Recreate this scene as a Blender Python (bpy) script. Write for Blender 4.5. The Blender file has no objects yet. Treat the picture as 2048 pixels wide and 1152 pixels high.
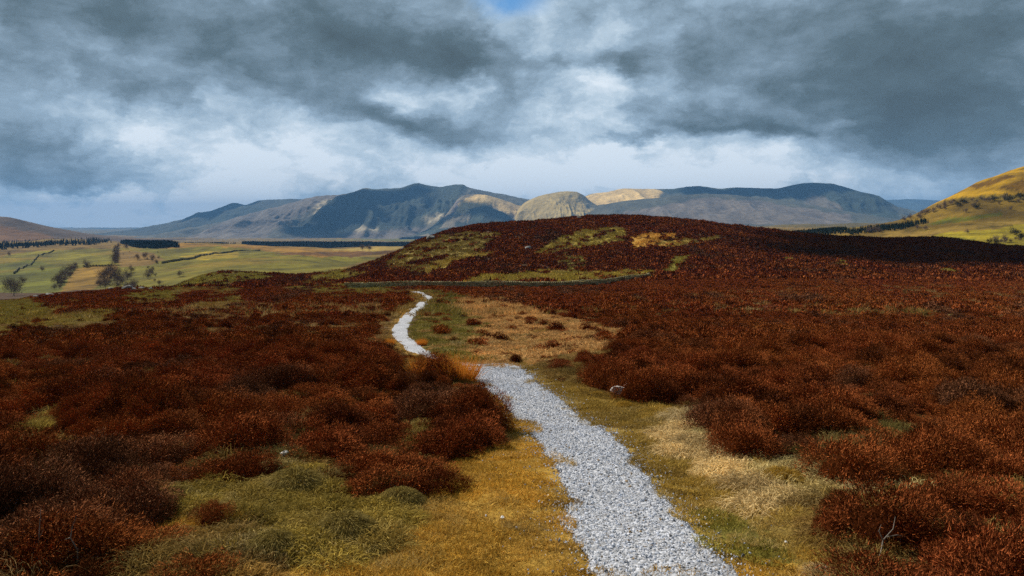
import bpy, math, random
import numpy as np
from mathutils import Vector

random.seed(7)
rng = np.random.default_rng(7)
F, CX, HY = 1593.0, 1024.0, 440.0          # lens in photo pixels: focal length, centre column, horizon row
scene = bpy.context.scene
COL = scene.collection

# ------------------------------------------------------------------ numpy noise
def _hash(ix, iy, seed):
    h = (ix.astype(np.int64) * 374761393 + iy.astype(np.int64) * 668265263 + seed * 1274126177) & 0x7fffffff
    h = ((h ^ (h >> 13)) * 1103515245) & 0x7fffffff
    h = ((h ^ (h >> 11)) * 12345677 + 1013) & 0x7fffffff
    return ((h ^ (h >> 15)) & 0xffffff) / float(0xffffff)
def vnoise(x, y, seed=0):
    ix, iy = np.floor(x), np.floor(y)
    fx, fy = x - ix, y - iy
    fx = fx * fx * fx * (fx * (fx * 6 - 15) + 10); fy = fy * fy * fy * (fy * (fy * 6 - 15) + 10)
    a = _hash(ix, iy, seed); b = _hash(ix + 1, iy, seed); c = _hash(ix, iy + 1, seed); d = _hash(ix + 1, iy + 1, seed)
    return (a * (1 - fx) + b * fx) * (1 - fy) + (c * (1 - fx) + d * fx) * fy * 1.0
def fbm(x, y, oct=4, seed=0, gain=0.5):
    s = 0; a = 1; t = 0
    for k in range(oct):
        s = s + a * (vnoise(x * 2 ** k + 17.3 * k, y * 2 ** k - 9.1 * k, seed + k) * 2 - 1); t += a; a *= gain
    return s / t
def ridged(x, y, oct=4, seed=0):
    s = 0; a = 1; t = 0
    for k in range(oct):
        s = s + a * (1 - np.abs(vnoise(x * 2 ** k + 5.7 * k, y * 2 ** k, seed + k) * 2 - 1)); t += a; a *= 0.5
    return s / t
def sstep(a, b, x):
    t = np.clip((x - a) / (b - a), 0, 1); return t * t * (3 - 2 * t)

# ------------------------------------------------------------------ smooth interpolation
def pchip(xk, yk, x):
    xk = np.asarray(xk, float); yk = np.asarray(yk, float)
    h = np.diff(xk); dl = np.diff(yk) / h
    m = np.zeros_like(yk); m[0] = dl[0]; m[-1] = dl[-1]
    for i in range(1, len(xk) - 1):
        if dl[i - 1] * dl[i] > 0:
            w1 = 2 * h[i] + h[i - 1]; w2 = h[i] + 2 * h[i - 1]
            m[i] = (w1 + w2) / (w1 / dl[i - 1] + w2 / dl[i])
    x = np.clip(x, xk[0], xk[-1]); i = np.clip(np.searchsorted(xk, x) - 1, 0, len(h) - 1)
    t = (x - xk[i]) / h[i]
    return ((1 + 2 * t) * (1 - t) ** 2 * yk[i] + t * (1 - t) ** 2 * h[i] * m[i]
            + t * t * (3 - 2 * t) * yk[i + 1] + t * t * (t - 1) * h[i] * m[i + 1])

# ------------------------------------------------------------------ the lie of the land
NEAR = [(0.6, -1.7), (4, -1.72), (8, -1.96), (12, -2.2)]
PROF = {   # photo column -> (distance, photo row) of the ground, from near to far
 -900: [(16,706),(28,668),(60,634),(140,610),(200,640),(300,640),(600,580),(1500,508),(2300,492),(3200,489),(7000,478),(26000,455)],
 0:    [(16,706),(20,696),(28,676),(40,658),(60,640),(85,624),(110,612),(140,604),(180,606),(230,606),(300,601),(450,590),(600,572),(900,542),(1500,508),(2300,491),(3200,489),(7000,478),(26000,455)],
 120:  [(16,704),(20,694),(28,672),(40,652),(60,630),(85,612),(110,600),(140,590),(170,594),(230,600),(300,594),(450,586),(600,568),(900,540),(1500,506),(2300,488),(3200,487),(7000,478),(26000,455)],
 300:  [(16,704),(20,694),(28,672),(40,650),(60,626),(85,606),(110,592),(140,580),(170,584),(230,592),(300,588),(450,580),(600,560),(900,530),(1500,503),(2300,491),(3200,489),(7000,479),(26000,455)],
 450:  [(16,706),(20,695),(28,673),(40,650),(60,626),(85,606),(110,592),(140,581),(180,570),(230,558),(280,547),(330,552),(450,562),(600,548),(900,521),(1300,501),(2000,493),(3200,489),(7000,479),(26000,455)],
 600:  [(16,708),(20,697),(28,674),(40,650),(60,624),(85,603),(110,590),(140,579),(180,570),(230,560),(280,553),(330,553),(450,556),(600,546),(900,521),(1400,501),(2500,494),(4000,488),(7000,479),(26000,455)],
 700:  [(16,712),(20,700),(28,676),(40,650),(60,622),(85,601),(110,588),(140,577),(180,566),(230,553),(280,543),(330,541),(450,548),(600,545),(900,527),(1400,506),(2500,494),(4000,488),(7000,479),(26000,455)],
 780:  [(16,722),(20,705),(28,678),(40,648),(60,619),(85,599),(110,586),(140,575),(180,558),(230,533),(275,515),(310,513),(400,528),(600,543),(900,527),(1400,506),(2500,494),(4000,488),(7000,479),(26000,455)],
 850:  [(15,732),(20,709),(28,680),(40,646),(60,617),(85,597),(110,584),(140,574),(180,555),(230,518),(275,483),(310,476),(400,500),(600,525),(900,522),(1400,505),(2500,494),(4000,488),(7000,479),(26000,455)],
 960:  [(15,738),(20,710),(28,680),(40,646),(60,616),(85,597),(110,584),(140,574),(180,553),(230,510),(280,467),(320,450),(400,475),(600,515),(900,515),(1400,503),(2500,494),(4000,488),(7000,479),(26000,455)],
 1080: [(15,725),(20,706),(28,679),(40,646),(60,616),(85,597),(110,584),(140,574),(180,551),(230,508),(290,458),(335,440),(420,465),(600,505),(900,510),(1400,500),(2500,490),(4000,485),(7000,476),(26000,455)],
 1220: [(16,703),(20,694),(28,673),(40,645),(60,616),(85,597),(110,584),(140,572),(180,549),(230,508),(290,456),(340,432),(420,450),(600,490),(900,500),(2500,480),(4000,470),(7000,462),(26000,453)],
 1400: [(16,700),(20,690),(28,671),(40,645),(60,615),(85,595),(110,580),(140,565),(180,547),(230,513),(290,465),(340,444),(420,462),(600,490),(900,495),(2500,475),(4000,464),(7000,456),(26000,453)],
 1600: [(16,698),(20,690),(28,671),(40,645),(60,615),(85,595),(110,579),(140,564),(190,546),(240,516),(290,484),(340,469),(420,474),(600,482),(1000,478),(1500,468),(2500,462),(4000,455),(7000,450),(26000,447)],
 1700: [(16,698),(20,690),(28,671),(40,645),(60,615),(85,595),(110,579),(140,564),(190,547),(240,518),(290,489),(340,477),(420,480),(600,486),(900,473),(1300,462),(1700,458),(2500,462),(4000,454),(7000,448),(26000,446)],
 1800: [(16,698),(20,690),(28,671),(40,645),(60,616),(85,596),(110,580),(140,566),(195,549),(240,524),(290,494),(340,479),(420,483),(600,490),(900,463),(1250,442),(1600,443),(2500,456),(4000,452),(7000,447),(26000,446)],
 1880: [(16,698),(20,690),(28,671),(40,646),(60,616),(85,596),(110,580),(140,566),(195,550),(240,526),(290,496),(340,480),(420,486),(600,495),(900,456),(1250,405),(1600,412),(2500,450),(4000,451),(7000,447),(26000,446)],
 1960: [(16,699),(20,691),(28,672),(40,647),(60,617),(85,597),(110,581),(140,567),(195,551),(240,529),(290,500),(340,489),(420,498),(600,499),(900,450),(1250,364),(1600,374),(2500,440),(4000,450),(7000,447),(26000,446)],
 2060: [(16,700),(20,692),(28,673),(40,648),(60,618),(85,598),(110,582),(140,569),(195,552),(240,532),(290,506),(340,499),(420,508),(600,508),(900,446),(1250,329),(1600,338),(2500,430),(4000,449),(7000,447),(26000,446)],
 2500: [(16,702),(20,694),(28,675),(40,650),(60,620),(85,600),(110,584),(140,572),(195,556),(240,538),(290,520),(340,516),(420,520),(600,515),(900,420),(1250,270),(1600,275),(2500,400),(4000,445),(7000,447),(26000,446)],
 3100: [(16,704),(28,677),(60,622),(110,586),(195,560),(290,530),(420,525),(600,515),(900,420),(1250,260),(1600,270),(2500,400),(4000,445),(7000,447),(26000,446)],
}
LD0, LD1, NLD = math.log(0.6), math.log(26000), 1400
U0, U1, NU = -1.25, 1.3, 700
_ld = np.linspace(LD0, LD1, NLD)
_cols = sorted(PROF)
_tab = []
for c in _cols:
    kn = [(math.log(d), z) for d, z in NEAR] + [(math.log(d), -(py - HY) / F * d) for d, py in PROF[c]]
    kn[-1] = (LD1, kn[-1][1])
    _tab.append(pchip([k[0] for k in kn], [k[1] for k in kn], _ld))
_tab = np.array(_tab)
_uk = (np.array(_cols) - CX) / F
_u = np.linspace(U0, U1, NU)
TAB = np.zeros((NU, NLD))
for j in range(NLD): TAB[:, j] = pchip(_uk, _tab[:, j], _u)
for _ in range(6):                                    # soften the joins between the columns
    TAB[1:-1] = (TAB[:-2] + 2 * TAB[1:-1] + TAB[2:]) / 4
for _ in range(4):
    TAB[:, 1:-1] = (TAB[:, :-2] + 2 * TAB[:, 1:-1] + TAB[:, 2:]) / 4

def H(x, y):
    """ground height at a world point (eye level is 0)"""
    x = np.asarray(x, float); y = np.asarray(y, float)
    d = np.maximum(y, 0.6); u = x / d
    a = np.clip((u - U0) / (U1 - U0) * (NU - 1), 0, NU - 1.001); b = np.clip((np.log(d) - LD0) / (LD1 - LD0) * (NLD - 1), 0, NLD - 1.001)
    i = a.astype(int); j = b.astype(int); fa = a - i; fb = b - j
    z = (TAB[i, j] * (1 - fa) + TAB[i + 1, j] * fa) * (1 - fb) + (TAB[i, j + 1] * (1 - fa) + TAB[i + 1, j + 1] * fa) * fb
    bumps = 0.05 * fbm(x / 1.3, y / 1.3, 3, 11) * sstep(2, 6, d) * (1 - sstep(40, 90, d))
    bumps = bumps + 0.25 * fbm(x / 7, y / 7, 3, 12) * sstep(14, 40, d)
    bumps = bumps + 1.3 * fbm(x / 28, y / 28, 4, 13) * sstep(150, 260, d)
    bumps = bumps + (7 * fbm(x / 110, y / 130, 4, 14) + 13 * fbm(x / 330 + 5, y / 420, 2, 18)) * sstep(450, 1000, d)
    bumps = bumps + 9 * (ridged(x / 260, y / 500, 4, 15) - 0.6) * sstep(700, 1100, d) * sstep(0.40, 0.5, u) * (1 - sstep(1300, 2500, d))
    return z + bumps
def at(px, py, dmin=1.2, dmax=24000):
    """the point of the ground seen at a photo pixel"""
    ds = np.exp(np.linspace(math.log(dmin), math.log(dmax), 4000))
    u = (px - CX) / F; t = (py - HY) / F
    g = H(u * ds, ds) + t * ds
    k = np.argmax(g >= 0)
    if g[k] < 0: k = len(ds) - 1
    if k > 0:
        f = g[k - 1] / (g[k - 1] - g[k] + 1e-12); d = ds[k - 1] + f * (ds[k] - ds[k - 1])
    else: d = ds[0]
    return Vector((u * d, d, float(H(u * d, d))))
def pix(x, y, z):
    return CX + F * x / y, HY - F * z / y

# ------------------------------------------------------------------ materials
def new_mat(name, rough=0.95):
    m = bpy.data.materials.new(name); m.use_nodes = True
    nt = m.node_tree; b = nt.nodes['Principled BSDF']; b.inputs['Roughness'].default_value = rough
    b.inputs['Specular IOR Level'].default_value = 0.15
    return m, nt, b
def N(nt, t, **kw):
    n = nt.nodes.new(t)
    for k, v in kw.items(): setattr(n, k, v)
    return n
def attr_mat(name, var=0.5, translucent=0.0, rough=0.95, power=1.0):
    """colour comes from the clump (tint, on the instance) and from each sprig (rnd, on the mesh)"""
    m, nt, b = new_mat(name, rough)
    t = N(nt, 'ShaderNodeAttribute', attribute_name='tint', attribute_type='INSTANCER')
    r = N(nt, 'ShaderNodeAttribute', attribute_name='rnd', attribute_type='GEOMETRY')
    mul = N(nt, 'ShaderNodeMath', operation='MULTIPLY_ADD'); mul.inputs[1].default_value = var * 2; mul.inputs[2].default_value = 1 - var
    pw = N(nt, 'ShaderNodeMath', operation='POWER'); pw.inputs[1].default_value = power; nt.links.new(r.outputs['Fac'], pw.inputs[0])
    nt.links.new(pw.outputs[0], mul.inputs[0])
    v = N(nt, 'ShaderNodeVectorMath', operation='SCALE')
    nt.links.new(t.outputs['Color'], v.inputs[0]); nt.links.new(mul.outputs[0], v.inputs['Scale'])
    nt.links.new(v.outputs[0], b.inputs['Base Color'])
    if translucent:
        tr = N(nt, 'ShaderNodeBsdfTranslucent'); mx = N(nt, 'ShaderNodeMixShader'); mx.inputs[0].default_value = translucent
        nt.links.new(v.outputs[0], tr.inputs[0]); nt.links.new(b.outputs[0], mx.inputs[1]); nt.links.new(tr.outputs[0], mx.inputs[2])
        nt.links.new(mx.outputs[0], nt.nodes['Material Output'].inputs[0])
    return m
def land_mat(name, scales=((2.0, .5), (14.0, .35)), bump=0.0, bscale=20.0, bdist=0.05):
    """vertex land-cover colour broken up by procedural noise"""
    m, nt, b = new_mat(name, 1.0)
    a = N(nt, 'ShaderNodeAttribute', attribute_name='cover')
    geo = N(nt, 'ShaderNodeNewGeometry'); cur = a.outputs['Color']
    for s, amt in scales:
        n = N(nt, 'ShaderNodeTexNoise'); n.inputs['Scale'].default_value = s; n.inputs['Detail'].default_value = 5; n.inputs['Roughness'].default_value = .65
        nt.links.new(geo.outputs['Position'], n.inputs['Vector'])
        mr = N(nt, 'ShaderNodeMapRange'); mr.inputs[1].default_value = .3; mr.inputs[2].default_value = .7
        mr.inputs[3].default_value = 1 - amt; mr.inputs[4].default_value = 1 + amt
        nt.links.new(n.outputs['Fac'], mr.inputs[0])
        v = N(nt, 'ShaderNodeVectorMath', operation='SCALE'); nt.links.new(cur, v.inputs[0]); nt.links.new(mr.outputs[0], v.inputs['Scale']); cur = v.outputs[0]
    nt.links.new(cur, b.inputs['Base Color'])
    if bump:
        n = N(nt, 'ShaderNodeTexNoise'); n.inputs['Scale'].default_value = bscale; n.inputs['Detail'].default_value = 4
        nt.links.new(geo.outputs['Position'], n.inputs['Vector'])
        bp = N(nt, 'ShaderNodeBump'); bp.inputs['Strength'].default_value = bump; bp.inputs['Distance'].default_value = bdist
        nt.links.new(n.outputs['Fac'], bp.inputs['Height']); nt.links.new(bp.outputs[0], b.inputs['Normal'])
    return m
def plain_mat(name, c0, c1, scale=8.0, bump=0.4, dist=0.02, rough=0.9, per_object=0.0):
    m, nt, b = new_mat(name, rough)
    tc = N(nt, 'ShaderNodeTexCoord'); n = N(nt, 'ShaderNodeTexNoise'); n.inputs['Scale'].default_value = scale; n.inputs['Detail'].default_value = 6
    nt.links.new(tc.outputs['Object'], n.inputs['Vector'])
    cr = N(nt, 'ShaderNodeValToRGB'); cr.color_ramp.elements[0].position = .32; cr.color_ramp.elements[1].position = .68
    cr.color_ramp.elements[0].color = (*c0, 1); cr.color_ramp.elements[1].color = (*c1, 1)
    nt.links.new(n.outputs['Fac'], cr.inputs[0]); nt.links.new(cr.outputs[0], b.inputs['Base Color'])
    bp = N(nt, 'ShaderNodeBump'); bp.inputs['Strength'].default_value = bump; bp.inputs['Distance'].default_value = dist
    nt.links.new(n.outputs['Fac'], bp.inputs['Height']); nt.links.new(bp.outputs[0], b.inputs['Normal'])
    return m
def rnd_mat(name, c0, c1, transl=0.0):
    m, nt, b = new_mat(name, .9)
    r = N(nt, 'ShaderNodeAttribute', attribute_name='rnd', attribute_type='GEOMETRY')
    cr = N(nt, 'ShaderNodeValToRGB'); cr.color_ramp.elements[0].color = (*c0, 1); cr.color_ramp.elements[1].color = (*c1, 1)
    nt.links.new(r.outputs['Fac'], cr.inputs[0]); nt.links.new(cr.outputs[0], b.inputs['Base Color'])
    if transl:
        tr = N(nt, 'ShaderNodeBsdfTranslucent'); mx = N(nt, 'ShaderNodeMixShader'); mx.inputs[0].default_value = transl
        nt.links.new(cr.outputs[0], tr.inputs[0]); nt.links.new(b.outputs[0], mx.inputs[1]); nt.links.new(tr.outputs[0], mx.inputs[2])
        nt.links.new(mx.outputs[0], nt.nodes['Material Output'].inputs[0])
    return m

# ------------------------------------------------------------------ mesh helpers
def mesh_np(name, V, Fc, nside, rnd=None, mat=None, cover=None, smooth=False):
    """V (n,3); Fc (m,nside) ints; rnd per vertex float; cover per vertex rgb"""
    me = bpy.data.meshes.new(name)
    V = np.ascontiguousarray(V, dtype=np.float32); Fc = np.ascontiguousarray(Fc, dtype=np.int32)
    me.vertices.add(len(V)); me.vertices.foreach_set('co', V.ravel())
    if len(Fc):
        me.loops.add(Fc.size); me.loops.foreach_set('vertex_index', Fc.ravel())
        me.polygons.add(len(Fc)); me.polygons.foreach_set('loop_start', np.arange(0, Fc.size, nside, dtype=np.int32))
        me.polygons.foreach_set('use_smooth', np.full(len(Fc), bool(smooth)))
    me.update(calc_edges=True)
    if rnd is not None:
        a = me.attributes.new('rnd', 'FLOAT', 'POINT'); a.data.foreach_set('value', np.ascontiguousarray(rnd, dtype=np.float32))
    if cover is not None:
        a = me.attributes.new('cover', 'FLOAT_COLOR', 'POINT')
        c = np.ones((len(V), 4), np.float32); c[:, :3] = cover; a.data.foreach_set('color', c.ravel())
    if mat: me.materials.append(mat)
    return me
def put(name, me, parent=None, link=True, **props):
    o = bpy.data.objects.new(name, me)
    if link: COL.objects.link(o)
    if parent: o.parent = parent
    for k, v in props.items(): o[k] = v
    return o
def grid_faces(nr, nc, keep=None):
    i, j = np.meshgrid(np.arange(nr - 1), np.arange(nc - 1), indexing='ij')
    a = (i * nc + j); f = np.stack([a, a + 1, a + nc + 1, a + nc], -1).reshape(-1, 4)
    if keep is not None: f = f[keep.reshape(-1)]
    return f
def compact(V, f, *attrs):
    used = np.unique(f); mp = np.full(len(V), -1); mp[used] = np.arange(len(used))
    return (V[used], mp[f]) + tuple(a[used] for a in attrs)
def inpoly(px, py, poly):
    inside = np.zeros(px.shape, bool); n = len(poly); j = n - 1
    for i in range(n):
        xi, yi = poly[i]; xj, yj = poly[j]
        if yi != yj:
            c = ((yi > py) != (yj > py)) & (px < (xj - xi) * (py - yi) / (yj - yi) + xi); inside ^= c
        j = i
    return inside

# ------------------------------------------------------------------ land cover: what grows where
HEATH, TURF, MOSS, STRAW, PATHC, YGRASS, FIELD = 0, 1, 2, 3, 4, 5, 6
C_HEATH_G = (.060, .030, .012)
C_TURF = (.56, .33, .052); C_TURFG = (.38, .25, .05); C_MOSS = (.36, .255, .048); C_STRAW = (.66, .48, .22)
C_YG = (.26, .20, .035); C_YG2 = (.28, .20, .038); C_DARKG = (.24, .20, .035)
PATH_L = [(938,741),(962,768),(1000,800),(1048,850),(1090,900),(1125,955),(1142,1000),(1128,1040),(1160,1090),(1190,1152),(1240,1300)]
PATH_R = [(1040,736),(1068,762),(1120,800),(1180,850),(1240,890),(1280,940),(1330,1000),(1390,1070),(1440,1120),(1475,1152),(1600,1300)]
FAR_L = [(816,584),(843,592),(849,603),(817,620),(799,640),(785,660),(788,675),(805,690),(822,703),(850,715)]
FAR_R = [(832,582),(862,592),(868,601),(853,615),(829,635),(819,650),(815,662),(822,678),(845,696),(872,712)]
COVER = [   # class, colour, share, polygon in photo pixels (near ground first; later ones win)
 (YGRASS, C_YG2, 1, [(82,652),(100,643),(130,635),(180,630),(245,631),(215,638),(150,650)]),
 (YGRASS, C_YG2, .95, [(-60,690),(0,655),(60,622),(60,608),(120,628),(40,650)]),
 (YGRASS, C_YG, .9, [(-200,640),(-100,600),(60,600),(95,612),(100,628),(40,640),(-30,665)]),
 (YGRASS, C_YG2, .8, [(395,618),(430,606),(470,597),(468,606),(425,618)]),
 (YGRASS, C_YG, .75, [(240,606),(255,588),(300,582),(345,580),(352,596),(300,604)]),
 (YGRASS, C_YG, .7, [(420,590),(440,580),(475,576),(470,583)]),
 (YGRASS, C_YG, .7, [(620,586),(640,574),(700,568),(780,574),(790,582),(740,586)]),
 (YGRASS, C_YG, .5, [(90,618),(150,604),(200,606),(150,618)]),
 (STRAW, (.30,.17,.055), .36, [(330,690),(300,640),(500,612),(800,606),(800,640),(775,690),(640,690)]),
 (STRAW, (.30,.17,.055), .16, [(0,700),(0,650),(300,625),(500,612),(500,690)]),
 (STRAW, (.24,.13,.04), .10, [(1100,640),(1300,590),(2200,560),(2200,680),(1500,690),(1250,680)]),
 (STRAW, (.55,.31,.11), .88, [(850,640),(905,598),(985,604),(1040,615),(1100,628),(1180,645),(1245,660),(1262,690),(1235,706),(1150,720),(1080,728),(1000,736),(935,724),(865,712),(838,690),(824,668)]),
 (YGRASS, (.20,.16,.03), .8, [(836,640),(862,612),(866,588),(842,582),(880,582),(925,592),(915,618),(960,650),(940,690),(960,735),(870,722),(838,694),(824,670),(826,655)]),
 (TURF, (.36,.20,.035), .9, [(816,590),(840,596),(838,606),(806,622),(786,642),(772,662),(770,682),(795,704),(850,730),(885,726),(850,712),(808,690),(790,672),(792,660),(812,640),(825,622),(852,604),(845,592)]),
 (TURF, C_TURF, 1, [(848,712),(900,716),(938,738),(948,757),(985,790),(1045,852),(1088,900),(1122,955),(1136,1000),(1122,1040),(1156,1090),(1190,1152),(1330,1500),(300,1500),(436,1152),(425,1100),(300,1040),(284,1000),(330,985),(400,965),(440,962),(530,975),(556,925),(612,922),(646,985),(700,1000),(780,1002),(870,985),(886,935),(945,905),(1002,885),(1010,850),(985,812),(950,772),(934,750),(880,738)]),
 (MOSS, C_MOSS, 1, [(540,960),(560,925),(612,922),(646,985),(700,1000),(810,1000),(835,1050),(760,1090),(720,1152),(650,1500),(300,1500),(436,1152),(480,1075),(425,1030),(300,1040),(284,1000),(330,985),(400,965),(530,975)]),
 (HEATH, None, 1, [(548,1048),(600,1040),(615,1070),(560,1100)]),
 (HEATH, None, .8, [(440,1152),(480,1095),(530,1110),(540,1152),(520,1400),(420,1400)]),
 (HEATH, None, .7, [(385,1015),(470,1035),(530,1080),(430,1085)]),
 (TURF, C_TURFG, 1, [(1035,733),(1078,728),(1100,742),(1112,762),(1180,768),(1232,782),(1292,800),(1345,815),(1398,835),(1418,858),(1452,882),(1500,918),(1560,925),(1612,947),(1660,962),(1742,967),(1850,980),(1960,990),(2150,1010),(2150,1054),(1980,1040),(1905,1032),(1840,1034),(1800,1022),(1738,1018),(1655,1000),(1618,1016),(1632,1058),(1655,1092),(1690,1112),(1715,1160),(1850,1500),(1700,1500),(1475,1152),(1440,1120),(1390,1070),(1330,1000),(1280,940),(1240,890),(1180,850),(1120,800),(1065,760)]),
 (STRAW, C_STRAW, 1, [(1320,870),(1345,845),(1395,850),(1420,880),(1480,925),(1545,960),(1570,1000),(1560,1040),(1530,1045),(1510,1015),(1465,965),(1400,925),(1335,898)]),
 (STRAW, (.46,.36,.15), .8, [(1395,835),(1420,860),(1470,895),(1500,918),(1560,928),(1612,950),(1660,965),(1742,970),(1850,985),(1900,1005),(1830,1012),(1738,1004),(1655,984),(1600,990),(1560,960),(1480,915),(1415,880)]),
 (TURF, C_DARKG, .8, [(1420,1020),(1480,1030),(1540,1060),(1600,1120),(1560,1140),(1480,1100),(1430,1060)]),
 (TURF, (.30,.19,.04), .8, [(1110,768),(1180,768),(1232,782),(1250,800),(1200,800),(1150,792)]),
 (YGRASS, C_YG2, .9, [(50,880),(70,842),(110,832),(150,846),(150,862),(110,870),(80,890)]),
 (YGRASS, C_YG, .5, [(100,745),(140,740),(165,752),(130,775),(95,765)]),
 (YGRASS, (.16,.13,.035), .6, [(520,870),(600,850),(640,880),(600,920),(560,925),(510,900)]),
 (YGRASS, (.16,.12,.03), .6, [(1620,870),(1720,845),(1860,880),(1900,940),(1800,930),(1700,925),(1610,915)]),
 (YGRASS, C_YG, .6, [(800,850),(850,870),(870,900),(820,900)]),
]
KNOLL = [
 (YGRASS, (.14,.10,.020), .66, [(768,535),(800,503),(830,486),(870,474),(930,466),(1000,464),(990,480),(975,490),(962,505),(925,514),(900,524),(880,530),(840,546),(822,545),(790,540)]),
 (YGRASS, (.24,.17,.03), .9, [(830,545),(880,526),(925,510),(990,504),(985,508),(925,520),(880,538),(840,548)]),
 (YGRASS, (.19,.14,.022), .72, [(1065,508),(1100,484),(1150,464),(1235,454),(1262,462),(1250,478),(1205,492),(1130,502),(1090,512)]),
 (STRAW, (.34,.18,.03), .75, [(1264,474),(1300,468),(1350,470),(1362,488),(1290,494),(1266,496)]),
 (YGRASS, (.22,.15,.03), .6, [(1300,490),(1390,474),(1440,472),(1430,480),(1350,494)]),
 (YGRASS, (.24,.18,.03), .95, [(922,567),(950,556),(975,549),(1010,552),(1060,545),(1120,540),(1200,545),(1320,542),(1300,551),(1240,560),(1120,567)]),
 (YGRASS, (.15,.12,.025), .5, [(1120,545),(1105,510),(1160,505),(1170,530),(1150,550)]),
 (YGRASS, (.18,.15,.025), .85, [(1334,545),(1345,518),(1395,508),(1380,518),(1355,545)]),
 (YGRASS, (.22,.18,.03), .6, [(1550,525),(1560,516),(1590,516),(1590,524)]),
 (YGRASS, (.22,.18,.03), .7, [(1668,530),(1680,520),(1700,522),(1690,530)]),
 (YGRASS, (.22,.18,.03), .7, [(1878,544),(1890,538),(1905,544)]),
 (YGRASS, (.20,.16,.03), .9, [(560,575),(600,566),(650,545),(700,528),(740,515),(775,512),(752,524),(700,543),(650,560),(600,574)]),
 (YGRASS, (.18,.15,.028), .9, [(350,582),(370,560),(420,548),(490,546),(540,552),(535,560),(500,562),(470,570),(400,577)]),
 (YGRASS, (.20,.16,.03), .9, [(640,556),(680,548),(740,545),(720,556),(660,566)]),
]
FIELDS = [  # the valley and far slopes: colour, polygon
 ((.17,.12,.05), [(-400,470),(2600,470),(2600,640),(-400,640)]),
 ((.13,.125,.02), [(-400,620),(-400,520),(0,515),(60,503),(170,495),(235,497),(340,493),(440,487),(640,510),(760,515),(600,560),(540,560),(350,600)]),
 ((.10,.115,.02), [(-400,620),(-400,540),(0,528),(60,520),(160,540),(110,590),(0,600)]),
 ((.22,.14,.04), [(120,590),(140,550),(165,533),(235,530),(225,560),(180,580)]),
 ((.14,.095,.05), [(-400,505),(0,497),(100,488),(225,488),(220,496),(110,500),(0,512)]),
 ((.15,.10,.06), [(235,500),(310,505),(330,520),(300,530),(235,535)]),
 ((.24,.14,.045), [(230,488),(330,497),(440,493),(560,505),(640,515),(760,508),(760,500),(640,497),(500,490),(350,488),(280,483)]),
 ((.24,.19,.03), [(360,512),(420,502),(480,505),(470,516),(400,520)]),
 ((.10,.05,.025), [(540,506),(640,505),(800,500),(800,506),(700,514),(600,510)]),
 ((.30,.23,.13), [(640,499),(700,497),(840,487),(840,500),(700,503)]),
 ((.13,.14,.05), [(620,480),(1100,472),(1100,486),(840,482)]),
 # right valley and hill
 ((.24,.17,.08), [(1500,520),(1500,452),(1700,460),(1850,462),(1990,455),(2100,450),(2700,450),(2700,560)]),
 ((.30,.26,.035), [(1700,500),(1790,482),(1850,474),(1900,465),(2000,458),(2060,440),(2700,440),(2700,520),(1850,520)]),
 ((.15,.15,.03), [(1840,480),(1880,473),(1960,477),(1900,486)]),
 ((.26,.19,.09), [(1850,460),(2000,440),(2060,432),(2060,446),(1960,455),(1880,466)]),
 ((.17,.12,.035), [(1700,458),(1800,436),(1850,415),(1900,400),(2000,400),(2700,380),(2700,440),(2060,438),(1960,445),(1860,458),(1760,464)]),
 ((.11,.12,.02), [(1840,450),(1900,436),(2000,425),(2010,430),(1900,448)]),
 ((.40,.26,.03), [(1840,420),(1870,402),(1900,385),(1950,355),(2048,320),(2700,200),(2700,370),(2048,388),(1960,392),(1900,398)]),
 ((.20,.12,.03), [(2000,375),(2048,358),(2700,300),(2700,365),(2048,385)]),
 ((.17,.10,.03), [(1940,372),(2010,350),(2030,352),(1960,376)]),
]
def path_ribbon(L, R, n):
    def world(P):
        w = np.array([at(*p)[:2] for p in P]); t = np.r_[0, np.cumsum(np.hypot(*np.diff(w, axis=0).T))]; s = np.linspace(0, t[-1], n)
        return np.c_[pchip(t, w[:, 0], s), pchip(t, w[:, 1], s)]
    return world(L), world(R)
def pdense(P, step=6.0):
    out = []
    for (a, b), (c, d) in zip(P[:-1], P[1:]):
        m = max(1, int(math.hypot(c - a, d - b) / step))
        for k in range(m): out.append((a + (c - a) * k / m, b + (d - b) * k / m))
    return out + [P[-1]]
PATH_POLY = PATH_L + PATH_R[::-1]
FAR_POLY = FAR_L + FAR_R[::-1]

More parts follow.
